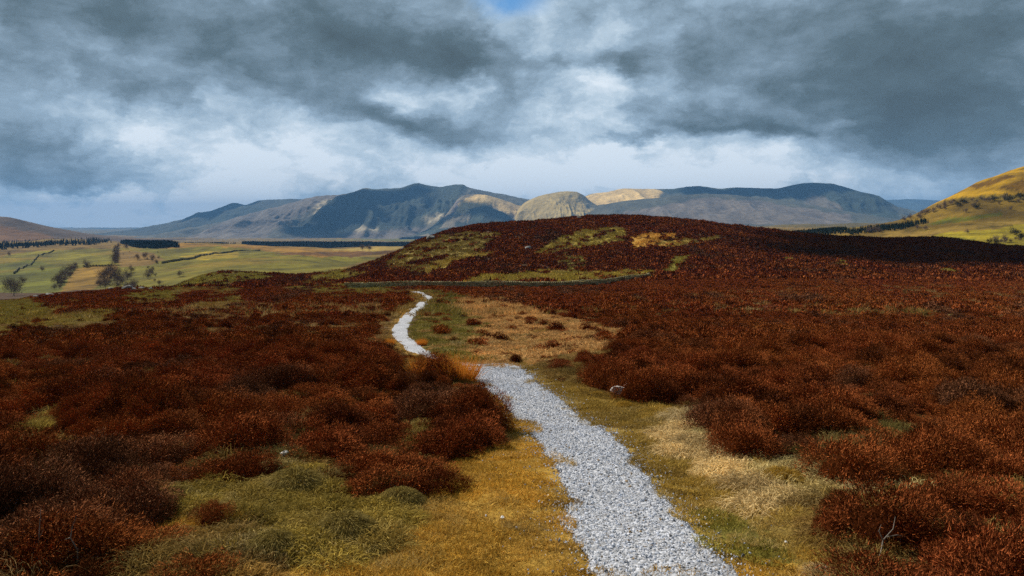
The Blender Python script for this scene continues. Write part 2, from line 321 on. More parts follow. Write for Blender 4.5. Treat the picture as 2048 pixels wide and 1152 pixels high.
def classify(x, y, z=None):
    """land cover of ground points: class and colour"""
    if z is None: z = H(x, y)
    px, py = pix(x, y, z)
    sc = np.clip((py - 440) / 200, .3, 2.2)
    lu, lv = px / F * 38, np.log(y) * 26
    wx = px + (fbm(lu, lv, 5, 31, .68) * 52 + fbm(lu * 5, lv * 5, 2, 33) * 12) * np.minimum(sc, 1); wy = py + fbm(lu + 50, lv, 5, 37, .68) * 17 * sc
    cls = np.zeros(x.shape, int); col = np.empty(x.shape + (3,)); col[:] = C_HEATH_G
    far = y > 470
    mott = fbm(px / F * 95, np.log(y) * 62, 4, 41, .6) * .72 + .5
    if True:
        g0 = (y < 60) & (mott > .80); cls[g0] = YGRASS; col[g0] = (.26, .17, .045)
    for group, sel, gain in ((COVER, y < 170, 1), (KNOLL, (y >= 120) & (y <= 470), 1.5)):
        for c, cc, share, poly in group:
            if cc is not None: cc = tuple(v * gain for v in cc)
            tight = c == TURF or c == MOSS
            ax, ay = (px + (wx - px) * .3, py + (wy - py) * .4) if tight else (wx, wy)
            m = sel & inpoly(ax, ay, poly)
            if share < 1: m &= mott < (.5 + (share - .5) * .62)
            cls[m] = c; col[m] = C_HEATH_G if cc is None else cc
    foot = (y < 3.95) & (x > -1.25) & (x < 1.5); cls[foot] = TURF; col[foot] = C_TURF
    m = far
    if m.any():
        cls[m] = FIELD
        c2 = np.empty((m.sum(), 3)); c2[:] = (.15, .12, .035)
        ax, ay = px[m] + fbm(px[m] / 30, py[m] / 6, 3, 51) * 8, py[m] + fbm(px[m] / 30, py[m] / 6, 3, 52) * 2.5
        for cc, poly in FIELDS:
            c2[inpoly(ax, ay, poly)] = cc
        v = fbm(x[m] / 40, y[m] / 90, 4, 61)
        c2 *= (1 + .6 * v + .5 * fbm(x[m] / 14, y[m] / 30, 3, 62))[:, None]
        gold = sstep(.15, .5, fbm(x[m] / 90 + 40, y[m] / 160, 4, 66))[:, None]
        c2 = c2 * (1 - .5 * gold) + np.array((.22, .15, .04)) * .5 * gold
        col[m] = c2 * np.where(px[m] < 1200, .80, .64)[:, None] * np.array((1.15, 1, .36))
    return cls, col, px, py

# ------------------------------------------------------------------ ground sheets
NR, NC = 1150, 900
gd = np.exp(np.linspace(math.log(0.7), math.log(25500), NR)); gu = np.linspace(-1.15, 1.2, NC)
GY, GU = np.meshgrid(gd, gu, indexing='ij'); GX = GU * GY
GZ = H(GX, GY)
Gc, Gcol, Gpx, Gpy = classify(GX, GY, GZ)
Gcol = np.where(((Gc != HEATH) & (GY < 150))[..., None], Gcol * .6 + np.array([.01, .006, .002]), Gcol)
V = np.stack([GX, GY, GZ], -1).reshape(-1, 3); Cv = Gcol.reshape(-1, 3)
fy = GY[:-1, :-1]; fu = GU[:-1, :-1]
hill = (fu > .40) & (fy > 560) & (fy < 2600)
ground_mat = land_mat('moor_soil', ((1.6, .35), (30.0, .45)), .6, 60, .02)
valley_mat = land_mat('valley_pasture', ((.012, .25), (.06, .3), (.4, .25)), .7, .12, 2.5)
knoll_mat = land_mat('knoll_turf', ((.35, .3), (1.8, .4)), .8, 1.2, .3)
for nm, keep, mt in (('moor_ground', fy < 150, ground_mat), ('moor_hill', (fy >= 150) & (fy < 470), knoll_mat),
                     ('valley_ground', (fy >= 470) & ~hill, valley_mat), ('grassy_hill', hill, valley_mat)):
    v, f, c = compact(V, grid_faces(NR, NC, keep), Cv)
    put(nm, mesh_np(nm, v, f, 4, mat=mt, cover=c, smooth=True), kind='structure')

# ------------------------------------------------------------------ gravel path
m, nt, b = new_mat('path_gravel', .85)
geo = N(nt, 'ShaderNodeNewGeometry'); vo = N(nt, 'ShaderNodeTexVoronoi'); vo.inputs['Scale'].default_value = 48
nt.links.new(geo.outputs['Position'], vo.inputs['Vector'])
no = N(nt, 'ShaderNodeTexNoise'); no.inputs['Scale'].default_value = 2.2; no.inputs['Detail'].default_value = 6; nt.links.new(geo.outputs['Position'], no.inputs['Vector'])
sep = N(nt, 'ShaderNodeSeparateColor'); nt.links.new(vo.outputs['Color'], sep.inputs[0])
cr = N(nt, 'ShaderNodeValToRGB'); e = cr.color_ramp.elements; e[0].position = 0; e[0].color = (.25, .25, .26, 1); e[1].position = 1; e[1].color = (.58, .595, .65, 1)
x_ = cr.color_ramp.elements.new(.25); x_.color = (.34, .34, .355, 1)
nt.links.new(sep.outputs[0], cr.inputs[0])
mr = N(nt, 'ShaderNodeMapRange'); mr.inputs[1].default_value = .3; mr.inputs[2].default_value = .7; mr.inputs[3].default_value = .82; mr.inputs[4].default_value = 1.05; nt.links.new(no.outputs['Fac'], mr.inputs[0])
vs = N(nt, 'ShaderNodeVectorMath', operation='SCALE'); nt.links.new(cr.outputs[0], vs.inputs[0]); nt.links.new(mr.outputs[0], vs.inputs['Scale']); nt.links.new(vs.outputs[0], b.inputs['Base Color'])
bp = N(nt, 'ShaderNodeBump'); bp.inputs['Strength'].default_value = .9; bp.inputs['Distance'].default_value = .012; bp.invert = True
nt.links.new(vo.outputs['Distance'], bp.inputs['Height']); nt.links.new(bp.outputs[0], b.inputs['Normal'])
gravel_mat = m
nearL, nearR = path_ribbon(pdense(PATH_L[:10], 40), pdense(PATH_R[:10], 40), 700)
# carry the path on under the camera
ext = np.array([[.98, .7], [1.62, .7]])
k = np.linspace(0, 1, 60)[1:, None]
nearL = np.r_[nearL, nearL[-1] * (1 - k) + ext[0] * k]; nearR = np.r_[nearR, nearR[-1] * (1 - k) + ext[1] * k]
farL, farR = path_ribbon(FAR_L, FAR_R, 500)
def ribbon(L, R, na=36, rough=.035, lift=.012):
    t = np.linspace(-.06, 1.06, na)[None, :, None]
    n = len(L); c = (L + R) / 2; w = np.hypot(*(R - L).T)
    eL = rough * fbm(np.arange(n) / 9., np.zeros(n) + 3, 4, 71) / np.maximum(w, .2); eR = rough * fbm(np.arange(n) / 9., np.zeros(n) + 9, 4, 72) / np.maximum(w, .2)
    L2 = L + (L - R) * eL[:, None]; R2 = R + (R - L) * eR[:, None]
    P = L2[:, None, :] * (1 - t) + R2[:, None, :] * t
    z = H(P[..., 0], P[..., 1]) + lift
    tt = np.clip(np.abs(np.linspace(-.06, 1.06, na) - .5) * 2, 0, 2)
    z = z - sstep(1.0, 1.12, tt)[None, :] * .05
    return np.concatenate([P, z[..., None]], -1)
# hidden link over the brow
br = np.linspace(0, 1, 40)[:, None]
A, B = ribbon(nearL, nearR), ribbon(farL, farR, rough=.08)
mid0L, mid0R = farL[-1], farR[-1]; mid1L, mid1R = nearL[0], nearR[0]
Cn = ribbon(mid0L * (1 - br) + mid1L * br, mid0R * (1 - br) + mid1R * br)
P = np.concatenate([B, Cn[1:-1], A], 0)
PATHG = P
put('gravel_path', mesh_np('gravel_path', P.reshape(-1, 3), grid_faces(P.shape[0], P.shape[1]), 4, mat=gravel_mat, smooth=True), kind='structure')
PC = P[:, P.shape[1] // 2, :2]; PW = np.hypot(*(P[:, -1, :2] - P[:, 0, :2]).T) / 2 / 1.06
_sel = np.arange(0, len(PC), 2)
def heather_ok(x, y, z, cls, pd, d0):
    """heather stands back from the path and does not lean over turf"""
    ok = (cls == HEATH) & (pd > np.clip(.03 * y, .22, .7)); hs = .34 if d0 < 48 else .4
    for hh in (.5, 1.0):
        c2, _, qx, qy = classify(x, y, z + hs * hh)
        ok &= (c2 == HEATH) & ~inpoly(qx, qy, PATH_POLY) & ~inpoly(qx, qy, FAR_POLY)
    return ok
def path_dist(x, y):
    """distance outside the path edge (about zero on the path)"""
    best = np.full(x.shape, 99.)
    for i in _sel:
        ax, ay = P[i, 2, 0], P[i, 2, 1]; bx, by = P[i, -3, 0] - ax, P[i, -3, 1] - ay
        t = np.clip(((x - ax) * bx + (y - ay) * by) / (bx * bx + by * by + 1e-9), 0, 1)
        best = np.minimum(best, np.hypot(x - ax - t * bx, y - ay - t * by))
    return best
pwn = P[:, :, :2]

# ------------------------------------------------------------------ scattering with geometry nodes
def scatter(name, protos, pts, rot, scl, idx, tint, **props):
    me = mesh_np(name, pts, np.zeros((0, 3), int), 3)
    def add(nm, typ, key, arr):
        a = me.attributes.new(nm, typ, 'POINT'); a.data.foreach_set(key, np.ascontiguousarray(arr).ravel())
    add('rot', 'FLOAT_VECTOR', 'vector', rot.astype(np.float32)); add('scl', 'FLOAT_VECTOR', 'vector', scl.astype(np.float32))
    add('idx', 'INT', 'value', idx.astype(np.int32))
    t4 = np.ones((len(pts), 4), np.float32); t4[:, :3] = tint; add('tint', 'FLOAT_COLOR', 'color', t4)
    c = bpy.data.collections.new(name + '_kinds')
    for k, p in enumerate(protos): c.objects.link(bpy.data.objects.new('%s_kind_%02d' % (name, k), p))
    ng = bpy.data.node_groups.new(name, 'GeometryNodeTree')
    ng.interface.new_socket('Geometry', in_out='INPUT', socket_type='NodeSocketGeometry'); ng.interface.new_socket('Geometry', in_out='OUTPUT', socket_type='NodeSocketGeometry')
    gi = ng.nodes.new('NodeGroupInput'); go = ng.nodes.new('NodeGroupOutput'); ip = ng.nodes.new('GeometryNodeInstanceOnPoints')
    ci = ng.nodes.new('GeometryNodeCollectionInfo'); ci.inputs[0].default_value = c; ci.inputs[1].default_value = True; ci.inputs[2].default_value = True
    ip.inputs['Pick Instance'].default_value = True
    def na(nm, dt):
        n = ng.nodes.new('GeometryNodeInputNamedAttribute'); n.data_type = dt; n.inputs[0].default_value = nm
        return [o for o in n.outputs if o.enabled and o.name == 'Attribute'][0]
    L = ng.links.new
    L(gi.outputs[0], ip.inputs['Points']); L(ci.outputs[0], ip.inputs['Instance']); L(na('idx', 'INT'), ip.inputs['Instance Index'])
    er = ng.nodes.new('FunctionNodeEulerToRotation'); L(na('rot', 'FLOAT_VECTOR'), er.inputs[0]); L(er.outputs[0], ip.inputs['Rotation'])
    L(na('scl', 'FLOAT_VECTOR'), ip.inputs['Scale']); L(ip.outputs[0], go.inputs[0])
    o = put(name, me, **props); o.modifiers.new('scatter', 'NODES').node_group = ng
    return o
def tris_from(base, d, length, width, seed=0, bend=0.0, segs=1):
    """thin pointed blades: base (n,3), direction (n,3)"""
    g = np.random.default_rng(seed); n = len(base)
    side = np.cross(d, g.normal(size=(n, 3))); side /= np.linalg.norm(side, axis=1)[:, None] + 1e-9
    L = length[:, None]; W = width[:, None]
    if segs == 1:
        V = np.stack([base - side * W / 2, base + side * W / 2, base + d * L], 1).reshape(-1, 3)
        return V, np.arange(3 * n).reshape(-1, 3), 3
    rows = []
    for k in range(segs + 1):
        t = k / segs; c = base + d * L * t; c[:, 2] -= (bend * length * t * t)
        w = W * (1 - .9 * t); rows += [c - side * w / 2, c + side * w / 2]
    V = np.stack(rows, 1).reshape(-1, 3); m = 2 * (segs + 1)
    fs = np.concatenate([np.stack([np.arange(n) * m + 2 * k, np.arange(n) * m + 2 * k + 1, np.arange(n) * m + 2 * k + 3, np.arange(n) * m + 2 * k + 2], 1) for k in range(segs)])
    return V, fs, 4
def heather_proto(name, n, R, hgt, slen, swid, mat, seed, inner=.66):
    g = np.random.default_rng(seed)
    v = g.normal(size=(n, 3)); v[:, 2] = np.abs(v[:, 2]) * 1.0 - .12; v /= np.linalg.norm(v, axis=1)[:, None]
    lump = 1 + .42 * fbm(v[:, 0] * 3.4 + seed, v[:, 1] * 3.4 + v[:, 2], 3, seed, .6)
    r = (inner + (1 - inner) * g.random(n) ** .6) * lump
    base = v * r[:, None] * np.array([R, R, hgt])
    d = v * .75 + np.array([0, 0, .55]) + g.normal(size=(n, 3)) * .5; d /= np.linalg.norm(d, axis=1)[:, None]
    V, Fc, k = tris_from(base - d * slen * .5, d, slen * g.uniform(.6, 1.35, n), swid * g.uniform(.7, 1.3, n), seed)
    rn = np.repeat(g.random(n), 3)
    # woody middle that fills the bush
    th = np.linspace(0, 2 * np.pi, 9)[:-1]; ring = []
    for ph, rr in ((-.25, .60), (.2, .58), (.65, .45), (1.1, .22)):
        ring.append(np.c_[np.cos(th) * rr * R, np.sin(th) * rr * R, np.full(8, math.sin(ph) * .6 * hgt)])
    cv = np.concatenate(ring + [np.array([[0, 0, .58 * hgt]])]); o = len(V); cf = []
    for a in range(3):
        for q in range(8):
            p0, p1 = o + a * 8 + q, o + a * 8 + (q + 1) % 8
            cf += [[p0, p1, p1 + 8], [p0, p1 + 8, p0 + 8]]
    for q in range(8): cf.append([o + 24 + q, o + 24 + (q + 1) % 8, o + 32])
    V = np.concatenate([V, cv]); Fc = np.concatenate([Fc, np.array(cf)]); rn = np.r_[rn, np.full(len(cv), .05)]
    return mesh_np(name, V, Fc, 3, rnd=rn, mat=mat)
def grass_proto(name, n, half, lmin, lmax, wid, mat, seed, lean=.5, bend=.5, segs=2, mound=0.0):
    g = np.random.default_rng(seed)
    a = g.uniform(0, 2 * np.pi, n); r = np.sqrt(g.random(n)) * half
    b = np.c_[r * np.cos(a), r * np.sin(a), -.01 + mound * (1 - (r / half) ** 2)]
    out = np.c_[np.cos(a), np.sin(a), np.zeros(n)] * (r / half)[:, None] * (1 if mound else .0)
    wind = g.normal(size=2) * .25
    d = np.c_[g.normal(size=(n, 2)) * lean + wind, np.ones(n)] + out * .9
    d /= np.linalg.norm(d, axis=1)[:, None]
    V, Fc, k = tris_from(b, d, g.uniform(lmin, lmax, n), wid * g.uniform(.6, 1.3, n), seed, bend, segs)
    rn = np.repeat(g.random(n), len(V) // n)
    return mesh_np(name, V, Fc, k, rnd=rn, mat=mat)

M_HEATH = attr_mat('heather_sprigs', .86, power=2.0)
M_HEATH_FAR = attr_mat('heather_sprigs_fine', .6, power=1.5)
for m_ in (M_HEATH, M_HEATH_FAR): m_.node_tree.nodes['Principled BSDF'].inputs['Specular IOR Level'].default_value = 0
M_GRASS = attr_mat('grass_blades', .45, .25)
def samp(dmin, dmax, umin, umax, n):
    d = np.sqrt(rng.uniform(dmin ** 2, dmax ** 2, n)); u = rng.uniform(umin, umax, n)
    return u * d, d
def rots(n, tilt=.15):
    return np.c_[rng.normal(0, tilt, n), rng.normal(0, tilt, n), rng.uniform(0, 6.283, n)]

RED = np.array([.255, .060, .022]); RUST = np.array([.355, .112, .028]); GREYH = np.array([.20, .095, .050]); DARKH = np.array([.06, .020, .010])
def heather_tint(x, y, n):
    s = np.where(y < 20, 1.6, np.where(y < 150, .05 * y + 1, 12.))
    a = fbm(x / s, y / (2 * s), 3, 81) * .5 + .5; b_ = fbm(x / (s * .6), y / s, 3, 82) * .5 + .5
    t = RED * (1 - a[:, None]) + RUST * a[:, None]
    g = sstep(.62, .80, b_)[:, None] * .75
    t = t * (1 - g) + GREYH * g
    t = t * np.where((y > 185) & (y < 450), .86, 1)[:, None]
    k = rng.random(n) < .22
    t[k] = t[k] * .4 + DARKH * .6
    return t * rng.uniform(.85, 1.35, n)[:, None]

rings = [  # name, dmin, dmax, u range, count, protos (sprigs, R, height, length, width), scale
 ('heather_near', 1.6, 15, (-.85, .85), 6800, [heather_proto('heather_clump', 15000, .22, .25, .016, .0030, M_HEATH, 100 + i) for i in range(5)], 1.0, .45),
 ('heather_middle', 15, 48, (-.8, .8), 15000, [heather_proto('heather_clump_b', 1100, .27, .27, .042, .013, M_HEATH, 110 + i) for i in range(4)], 1.0, .3),
 ('heather_far', 48, 150, (-.8, .8), 62000, [heather_proto('heather_clump_c', 170, .30, .27, .09, .045, M_HEATH_FAR, 120 + i) for i in range(4)], 1.15, .3),
 ('heather_hill', 150, 440, (-.5, .8), 120000, [heather_proto('heather_clump_d', 40, .30, .30, .2, .11, M_HEATH_FAR, 130 + i) for i in range(3)], 2.1, .25),
]
for nm, d0, d1, (ua, ub), n, protos, sc0, jit in rings:
    x, y = samp(d0, d1, ua, ub, n); z = H(x, y)
    cls, col, px, py = classify(x, y, z)
    if d0 < 150:
        pd = path_dist(x, y) if d0 < 100 else np.full(n, 9.)
        ok = heather_ok(x, y, z, cls, pd, d0)
        gapn = fbm(x / .42, y / .42, 3, 97) if d0 < 15 else 9
    else: ok = cls == HEATH
    if nm == 'heather_hill':
        ok &= ~((px < 640) & (y > 300))
    if d0 < 15:
        small = (cls == HEATH) & ~ok & (pd > .2) & (rng.random(len(ok)) < .6); ok |= small; gapn = gapn[ok]; small = small[ok]
    x, y, z = x[ok], y[ok], z[ok]; n = len(x)
    mound = .6 * fbm(x / 1.2, y / 1.2, 2, 91) + .7 * fbm(x / .45, y / .45, 3, 94) if d0 < 48 else fbm(x / 4, y / 4, 3, 92)
    s = sc0 * rng.uniform(1 - jit, 1 + jit, n)
    if d0 < 15: s = s * np.where(small, .42, np.where(gapn < -.2, .6, 1))
    hz = s * (1 + .6 * mound) * (.82 if d0 < 48 else 1)
    zz = z - .03 + (np.clip(mound, -.2, 1) * .16 if d0 < 48 else .15 * mound)
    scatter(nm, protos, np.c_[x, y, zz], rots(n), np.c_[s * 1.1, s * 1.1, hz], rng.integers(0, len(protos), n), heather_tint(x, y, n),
            kind='stuff', label={'heather_near': 'rust brown heather bushes either side of the path in the foreground', 'heather_middle': 'red brown heather beyond the brow of the moor',
            'heather_far': 'red brown heather in front of the stone wall', 'heather_hill': 'dark brown heather over the low hill behind the wall'}[nm], category='heather')

# ---- grasses
def grass_ring(nm, d0, d1, n, ua, ub, protos_by_class, sc0, label):
    x, y = samp(d0, d1, ua, ub, n); z = H(x, y); cls, col, px, py = classify(x, y, z)
    pd = path_dist(x, y) if d0 < 60 else np.full(n, 9.)
    allp = []; start = {}
    for c, pl in protos_by_class.items(): start[c] = len(allp); allp += pl
    nearp = np.isin(cls, (YGRASS, STRAW, MOSS)) & (pd < .3) & (y < 14); cls[nearp] = TURF
    if d0 < 100:
        edge = (cls == HEATH) & ~heather_ok(x, y, z, cls, pd, d0)
        cls[edge] = TURF
        if d0 < 15: cls[edge & (pd > .3)] = MOSS
        col[edge] = np.array((.27, .16, .04))
    ok = np.isin(cls, list(protos_by_class)) & (pd > (.018 if d0 < 15 else .22))
    ok &= ~((pd < .12) & (rng.random(n) < .4))
    x, y, z, cls, col = x[ok], y[ok], z[ok], cls[ok], col[ok]; n = len(x); idx = np.zeros(n, int)
    for c, pl in protos_by_class.items():
        mk = cls == c; idx[mk] = start[c] + rng.integers(0, len(pl), mk.sum())
    gmix = fbm(x / 1.2, y / 1.2, 3, 95)[:, None]
    fine_ = sstep(.05, .4, fbm(x / .33, y / .33, 3, 98))[:, None] * (1 if d0 < 15 else .4)
    col = col * (1 - .4 * fine_) + np.array([.15, .085, .03]) * .4 * fine_
    pale_ = sstep(.12, .45, fbm(x / .5 + 30, y / .4, 3, 99))[:, None] * (1 if d0 < 15 else .4)
    col = col * (1 - .25 * pale_) + np.array([.50, .36, .13]) * .25 * pale_
    tint = col * (1 + .35 * gmix) * rng.uniform(.75, 1.25, n)[:, None]
    sd = rng.random(n) < .12
    tint[sd] = tint[sd] * .5 + np.array([.42, .32, .14]) * .5
    s = sc0 * rng.uniform(.7, 1.3, n)
    scatter(nm, allp, np.c_[x, y, z], rots(n, .08), np.c_[s, s, s * rng.uniform(.8, 1.2, n)], idx, tint, kind='stuff', label=label, category='grass')
gp = grass_proto
near_pl = {TURF: [gp('turf', 900, .16, .018, .05, .0042, M_GRASS, 200 + i, .8, .3) for i in range(4)],
           MOSS: [gp('moss_grass', 520, .15, .05, .14, .0045, M_GRASS, 210 + i, .7, .8, 3, .05) for i in range(4)],
           STRAW: [gp('straw_grass', 420, .15, .08, .22, .0045, M_GRASS, 220 + i, .9, .9, 3, .03) for i in range(4)],
           YGRASS: [gp('moor_grass', 420, .15, .08, .20, .0045, M_GRASS, 230 + i, .6, .6, 3, .06) for i in range(4)]}
grass_ring('grass_near', 1.6, 15, 13000, -.75, .85, near_pl, 1.0, 'golden and mossy green grass along the verges of the gravel path')
mid_pl = {c: [gp('grass_b', 130, .28, .10, .26, .018, M_GRASS, 240 + 10 * c + i, .6, .5, 2, .05) for i in range(3)] for c in (TURF, STRAW, YGRASS, MOSS)}
mid_pl[TURF] = [gp('turf_b', 130, .26, .04, .10, .016, M_GRASS, 290 + i, .7, .4) for i in range(3)]
grass_ring('grass_middle', 15, 48, 15000, -.8, .8, mid_pl, 1.0, 'straw coloured grass among the heather beside the winding path')
far_pl = {c: [gp('grass_c', 45, .4, .12, .3, .05, M_GRASS, 300 + 10 * c + i, .6, .4, 1, .08) for i in range(3)] for c in (TURF, STRAW, YGRASS)}
grass_ring('grass_far', 48, 150, 60000, -.8, .8, far_pl, 1.2, 'patches of yellow grass among the heather before the wall')
hill_pl = {c: [gp('grass_d', 24, .4, .12, .3, .09, M_GRASS, 340 + 10 * c + i, .6, .4, 1, .1) for i in range(3)] for c in (STRAW, YGRASS)}
grass_ring('grass_hill', 150, 440, 90000, -.5, .8, hill_pl, 2.0, 'olive grass patches on the heather covered hill')

# ---- loose gravel
def stone_mesh(name, seed, mat, sub=1, ang=.35, flat=.65):
    import bmesh
    bm = bmesh.new(); bmesh.ops.create_icosphere(bm, subdivisions=sub, radius=1); r = random.Random(seed)
    ax = [Vector((r.gauss(0, 1), r.gauss(0, 1), r.gauss(0, 1))).normalized() for _ in range(7)]; cut = [r.uniform(.55, .9) for _ in ax]
    for v in bm.verts:
        for a_, c_ in zip(ax, cut):
            d_ = v.co.dot(a_)
            if d_ > c_: v.co -= a_ * (d_ - c_)
        v.co += Vector((r.uniform(-1, 1), r.uniform(-1, 1), r.uniform(-1, 1))) * ang * .12
        v.co.z *= flat
    me = bpy.data.meshes.new(name); bm.to_mesh(me); bm.free(); me.materials.append(mat)
    a = me.attributes.new('rnd', 'FLOAT', 'POINT'); a.data.foreach_set('value', np.full(len(me.vertices), r.random(), np.float32))
    return me
M_PEB = attr_mat('gravel_stones', .3, rough=.8)
peb = [stone_mesh('pebble', 400 + i, M_PEB, 1) for i in range(8)]
n = 400000
x, y = samp(2.2, 13, -.3, .36, n); pd = path_dist(x, y)
keep = (pd < .02) | (rng.random(n) < np.exp(-np.clip(pd, 0, 9) / .07) * .5) | ((rng.random(n) < .002) & (pd < .5))
keep &= rng.random(n) < np.clip(1.4 - .04 * y, .3, 1)
x, y, pd = x[keep], y[keep], pd[keep]; n = len(x); z = H(x, y) + .012
s = rng.lognormal(math.log(.0032), .5, n).clip(.0018, .013)
g = rng.random(n)[:, None]; tint = (np.array([.35, .37, .42]) * (1 - g) + np.array([.68, .725, .84]) * g)
dk = rng.random(n) < .05; tint[dk] *= .35
br_ = rng.random(n) < .05; tint[br_] = (.32, .22, .12)
z = z + np.where(pd > .02, .006, 0)
scatter('loose_gravel', peb, np.c_[x, y, z + s * .2], np.c_[rng.uniform(0, 6.28, (n, 3))], np.c_[s * 1.2, s, s * .9], rng.integers(0, 8, n), tint,
        kind='stuff', label='loose pale grey gravel on the path and its edges', category='gravel')

# ------------------------------------------------------------------ individual tufts, stones, twigs
def tuft_mesh(name, n, R, lmin, lmax, wid, spread, bend, mat, seed, mound=0, wind=(0, 0), segs=4):
    g = np.random.default_rng(seed); a = g.uniform(0, 6.283, n); r = np.sqrt(g.random(n)) * R
    b_ = np.c_[r * np.cos(a), r * np.sin(a), -.02 + mound * (1 - (r / R) ** 2)]
    d = np.c_[np.cos(a) * spread * (r / R) + g.normal(0, .22, n) + wind[0], np.sin(a) * spread * (r / R) + g.normal(0, .22, n) + wind[1], np.ones(n)]
    d /= np.linalg.norm(d, axis=1)[:, None]
    V, Fc, k = tris_from(b_, d, g.uniform(lmin, lmax, n), wid * g.uniform(.6, 1.3, n), seed, bend, segs)
    return mesh_np(name, V, Fc, k, rnd=np.repeat(g.random(n), len(V) // n), mat=mat)
M_RUSH = rnd_mat('orange_rush', (.42, .13, .012), (.85, .37, .05), .3)
M_PALE = rnd_mat('bleached_grass', (.34, .24, .09), (.74, .58, .32), .3)
M_MOUND = rnd_mat('tussock_green', (.09, .06, .014), (.42, .31, .08), .3)
M_GOLD = rnd_mat('golden_tussock', (.25, .13, .015), (.52, .33, .05), .3)
M_OLDR = rnd_mat('old_rush', (.16, .06, .012), (.48, .34, .14), .3)
def tuft(px, py, kind, scale, label, group=None):
    p = at(px, py, 1.5, 60)
    spec = {'rush': ('rush_tuft', 900, .19, .22, .44, .006, .38, .15, M_RUSH, 0),
            'pale': ('grass_tuft', 700, .16, .18, .40, .005, 1.1, .8, M_PALE, .06),
            'mound': ('grass_tussock', 3600, .20, .06, .15, .0038, 1.5, 1.1, M_MOUND, .13),
            'gold': ('grass_tussock', 1500, .18, .10, .22, .005, 1.2, .9, M_GOLD, .08),
            'old': ('rush_tuft', 260, .16, .25, .55, .005, 1.0, .6, M_OLDR, 0)}[kind]
    nm, n, R, a, b_, w, sp, bend, mt, mo = spec
    me = tuft_mesh(nm, n, R, a, b_, w, sp, bend, mt, int(px * 7 + py), mo, (random.uniform(-.2, .2), random.uniform(-.2, .1)))
    o = put(nm, me, label=label, category='rushes' if 'rush' in nm else 'grass tuft'); o.location = p; o.scale = (scale,) * 3
    if group: o['group'] = group
    return o
tuft(888, 752, 'gold', .9, 'yellow grass tussock between the two orange rush tufts at the brow')
tuft(914, 764, 'rush', 1.15, 'tall bright orange rush tuft at the brow beside the gravel path')
tuft(858, 758, 'rush', 1.05, 'shorter orange rush tuft left of the tall one at the brow')
tuft(845, 690, 'rush', .7, 'orange tuft on the right bank of the far path bend')
tuft(780, 690, 'rush', .7, 'orange tuft on the left bank of the far path bend')
tuft(1368, 842, 'pale', 1.0, 'bleached windswept grass tuft against the dark heather right of the path')
tuft(1562, 962, 'gold', .85, 'golden yellow tussock where the grass strip meets the right heather')
tuft(1195, 790, 'gold', .40, 'low golden tuft on the right verge before the white stones')
tuft(1250, 812, 'gold', .5, 'low golden tussock just below the white stones')
tuft(588, 985, 'mound', 1.15, 'domed green brown tussock under the left heather edge')
tuft(690, 1075, 'mound', 1.0, 'mossy green tussock in the middle of the left mossy patch')
tuft(800, 1010, 'mound', .8, 'green tussock below the heather clump left of the turf')
tuft(545, 1105, 'mound', .8, 'green tussock at the bottom left of the mossy patch')
tuft(355, 1005, 'mound', .75, 'green tussock at the left tip of the mossy patch')
tuft(470, 1045, 'gold', .6, 'yellowish tussock between heather near the left mossy patch')
tuft(1480, 900, 'mound', .5, 'small green tussock at the foot of the big right heather bank')
tuft(1622, 908, 'mound', .55, 'round green tussock among the right heather')
tuft(1720, 992, 'pale', .55, 'pale tussock in the green strip above the right foreground bush')
tuft(1790, 1003, 'mound', .7, 'green tussock in the strip above the right foreground bush')
tuft(1890, 1010, 'mound', .8, 'green tussock at the right end of the grass strip')
tuft(20, 1135, 'old', .95, 'tangle of old rushes in the bottom left corner')
tuft(75, 1165, 'old', .8, 'old rush stems right of the corner tangle at bottom left')
tuft(1640, 1150, 'pale', .35, 'pale tuft at the bottom beside the dead twig')

M_WHITE = plain_mat('white_quartz', (.72, .71, .69), (.9, .9, .88), 3, .5, .05)
M_ROCK = plain_mat('grey_rock', (.10, .095, .09), (.34, .33, .31), 2.2, .6, .08)
def rock(px, py, size, mat, label, seed, dist=None, flat=.7, group=None, sink=.2):
    p = at(px, py) if dist is None else Vector(((px - CX) / F * dist, dist, 0))
    if dist is not None: p.z = float(H(p.x, p.y))
    me = stone_mesh('rock', seed, mat, 3, .5, flat)
    o = put('rock', me, label=label, category='rock'); o.location = p + Vector((0, 0, size * (flat - sink))); o.scale = (size * 1.2, size, size)
    o.rotation_euler = (random.uniform(-.3, .3), random.uniform(-.3, .3), random.uniform(0, 6))
    if group: o['group'] = group
    return o
rock(1247, 790, .10, M_WHITE, 'larger white stone at the heather edge right of the path', 1)
r1 = [o for o in COL.objects if o.name.startswith('rock')][0]
r2 = rock(1254, 790, .062, M_WHITE, 'smaller white stone touching the back of the larger white one', 2); r2.location = r1.location + Vector((.06, .10, .035)); r1.scale = (.15, .10, .085); r1.rotation_euler = (0, .1, .2); r2.scale = (.055, .045, .05)
rock(1274, 792, .05, M_WHITE, 'small white stone right of the white pair', 3)
rock(1341, 947, .017, M_WHITE, 'single pale stone on the green verge right of the path', 4)
rock(1005, 1037, .012, M_WHITE, 'tiny white stone on the golden turf left of the path', 5)
rock(568, 925, .030, M_WHITE, 'pale stone showing behind the domed tussock in the left heather', 6, sink=-1.6)
rock(1572, 1086, .011, M_WHITE, 'tiny white pebble in the grass left of the right bush', 7)
rock(1650, 1140, .014, M_WHITE, 'white pebble near the bottom edge below the right bush', 8)
rock(1395, 1018, .018, M_WHITE, 'flat pale stone at the right path edge', 9, flat=.4)
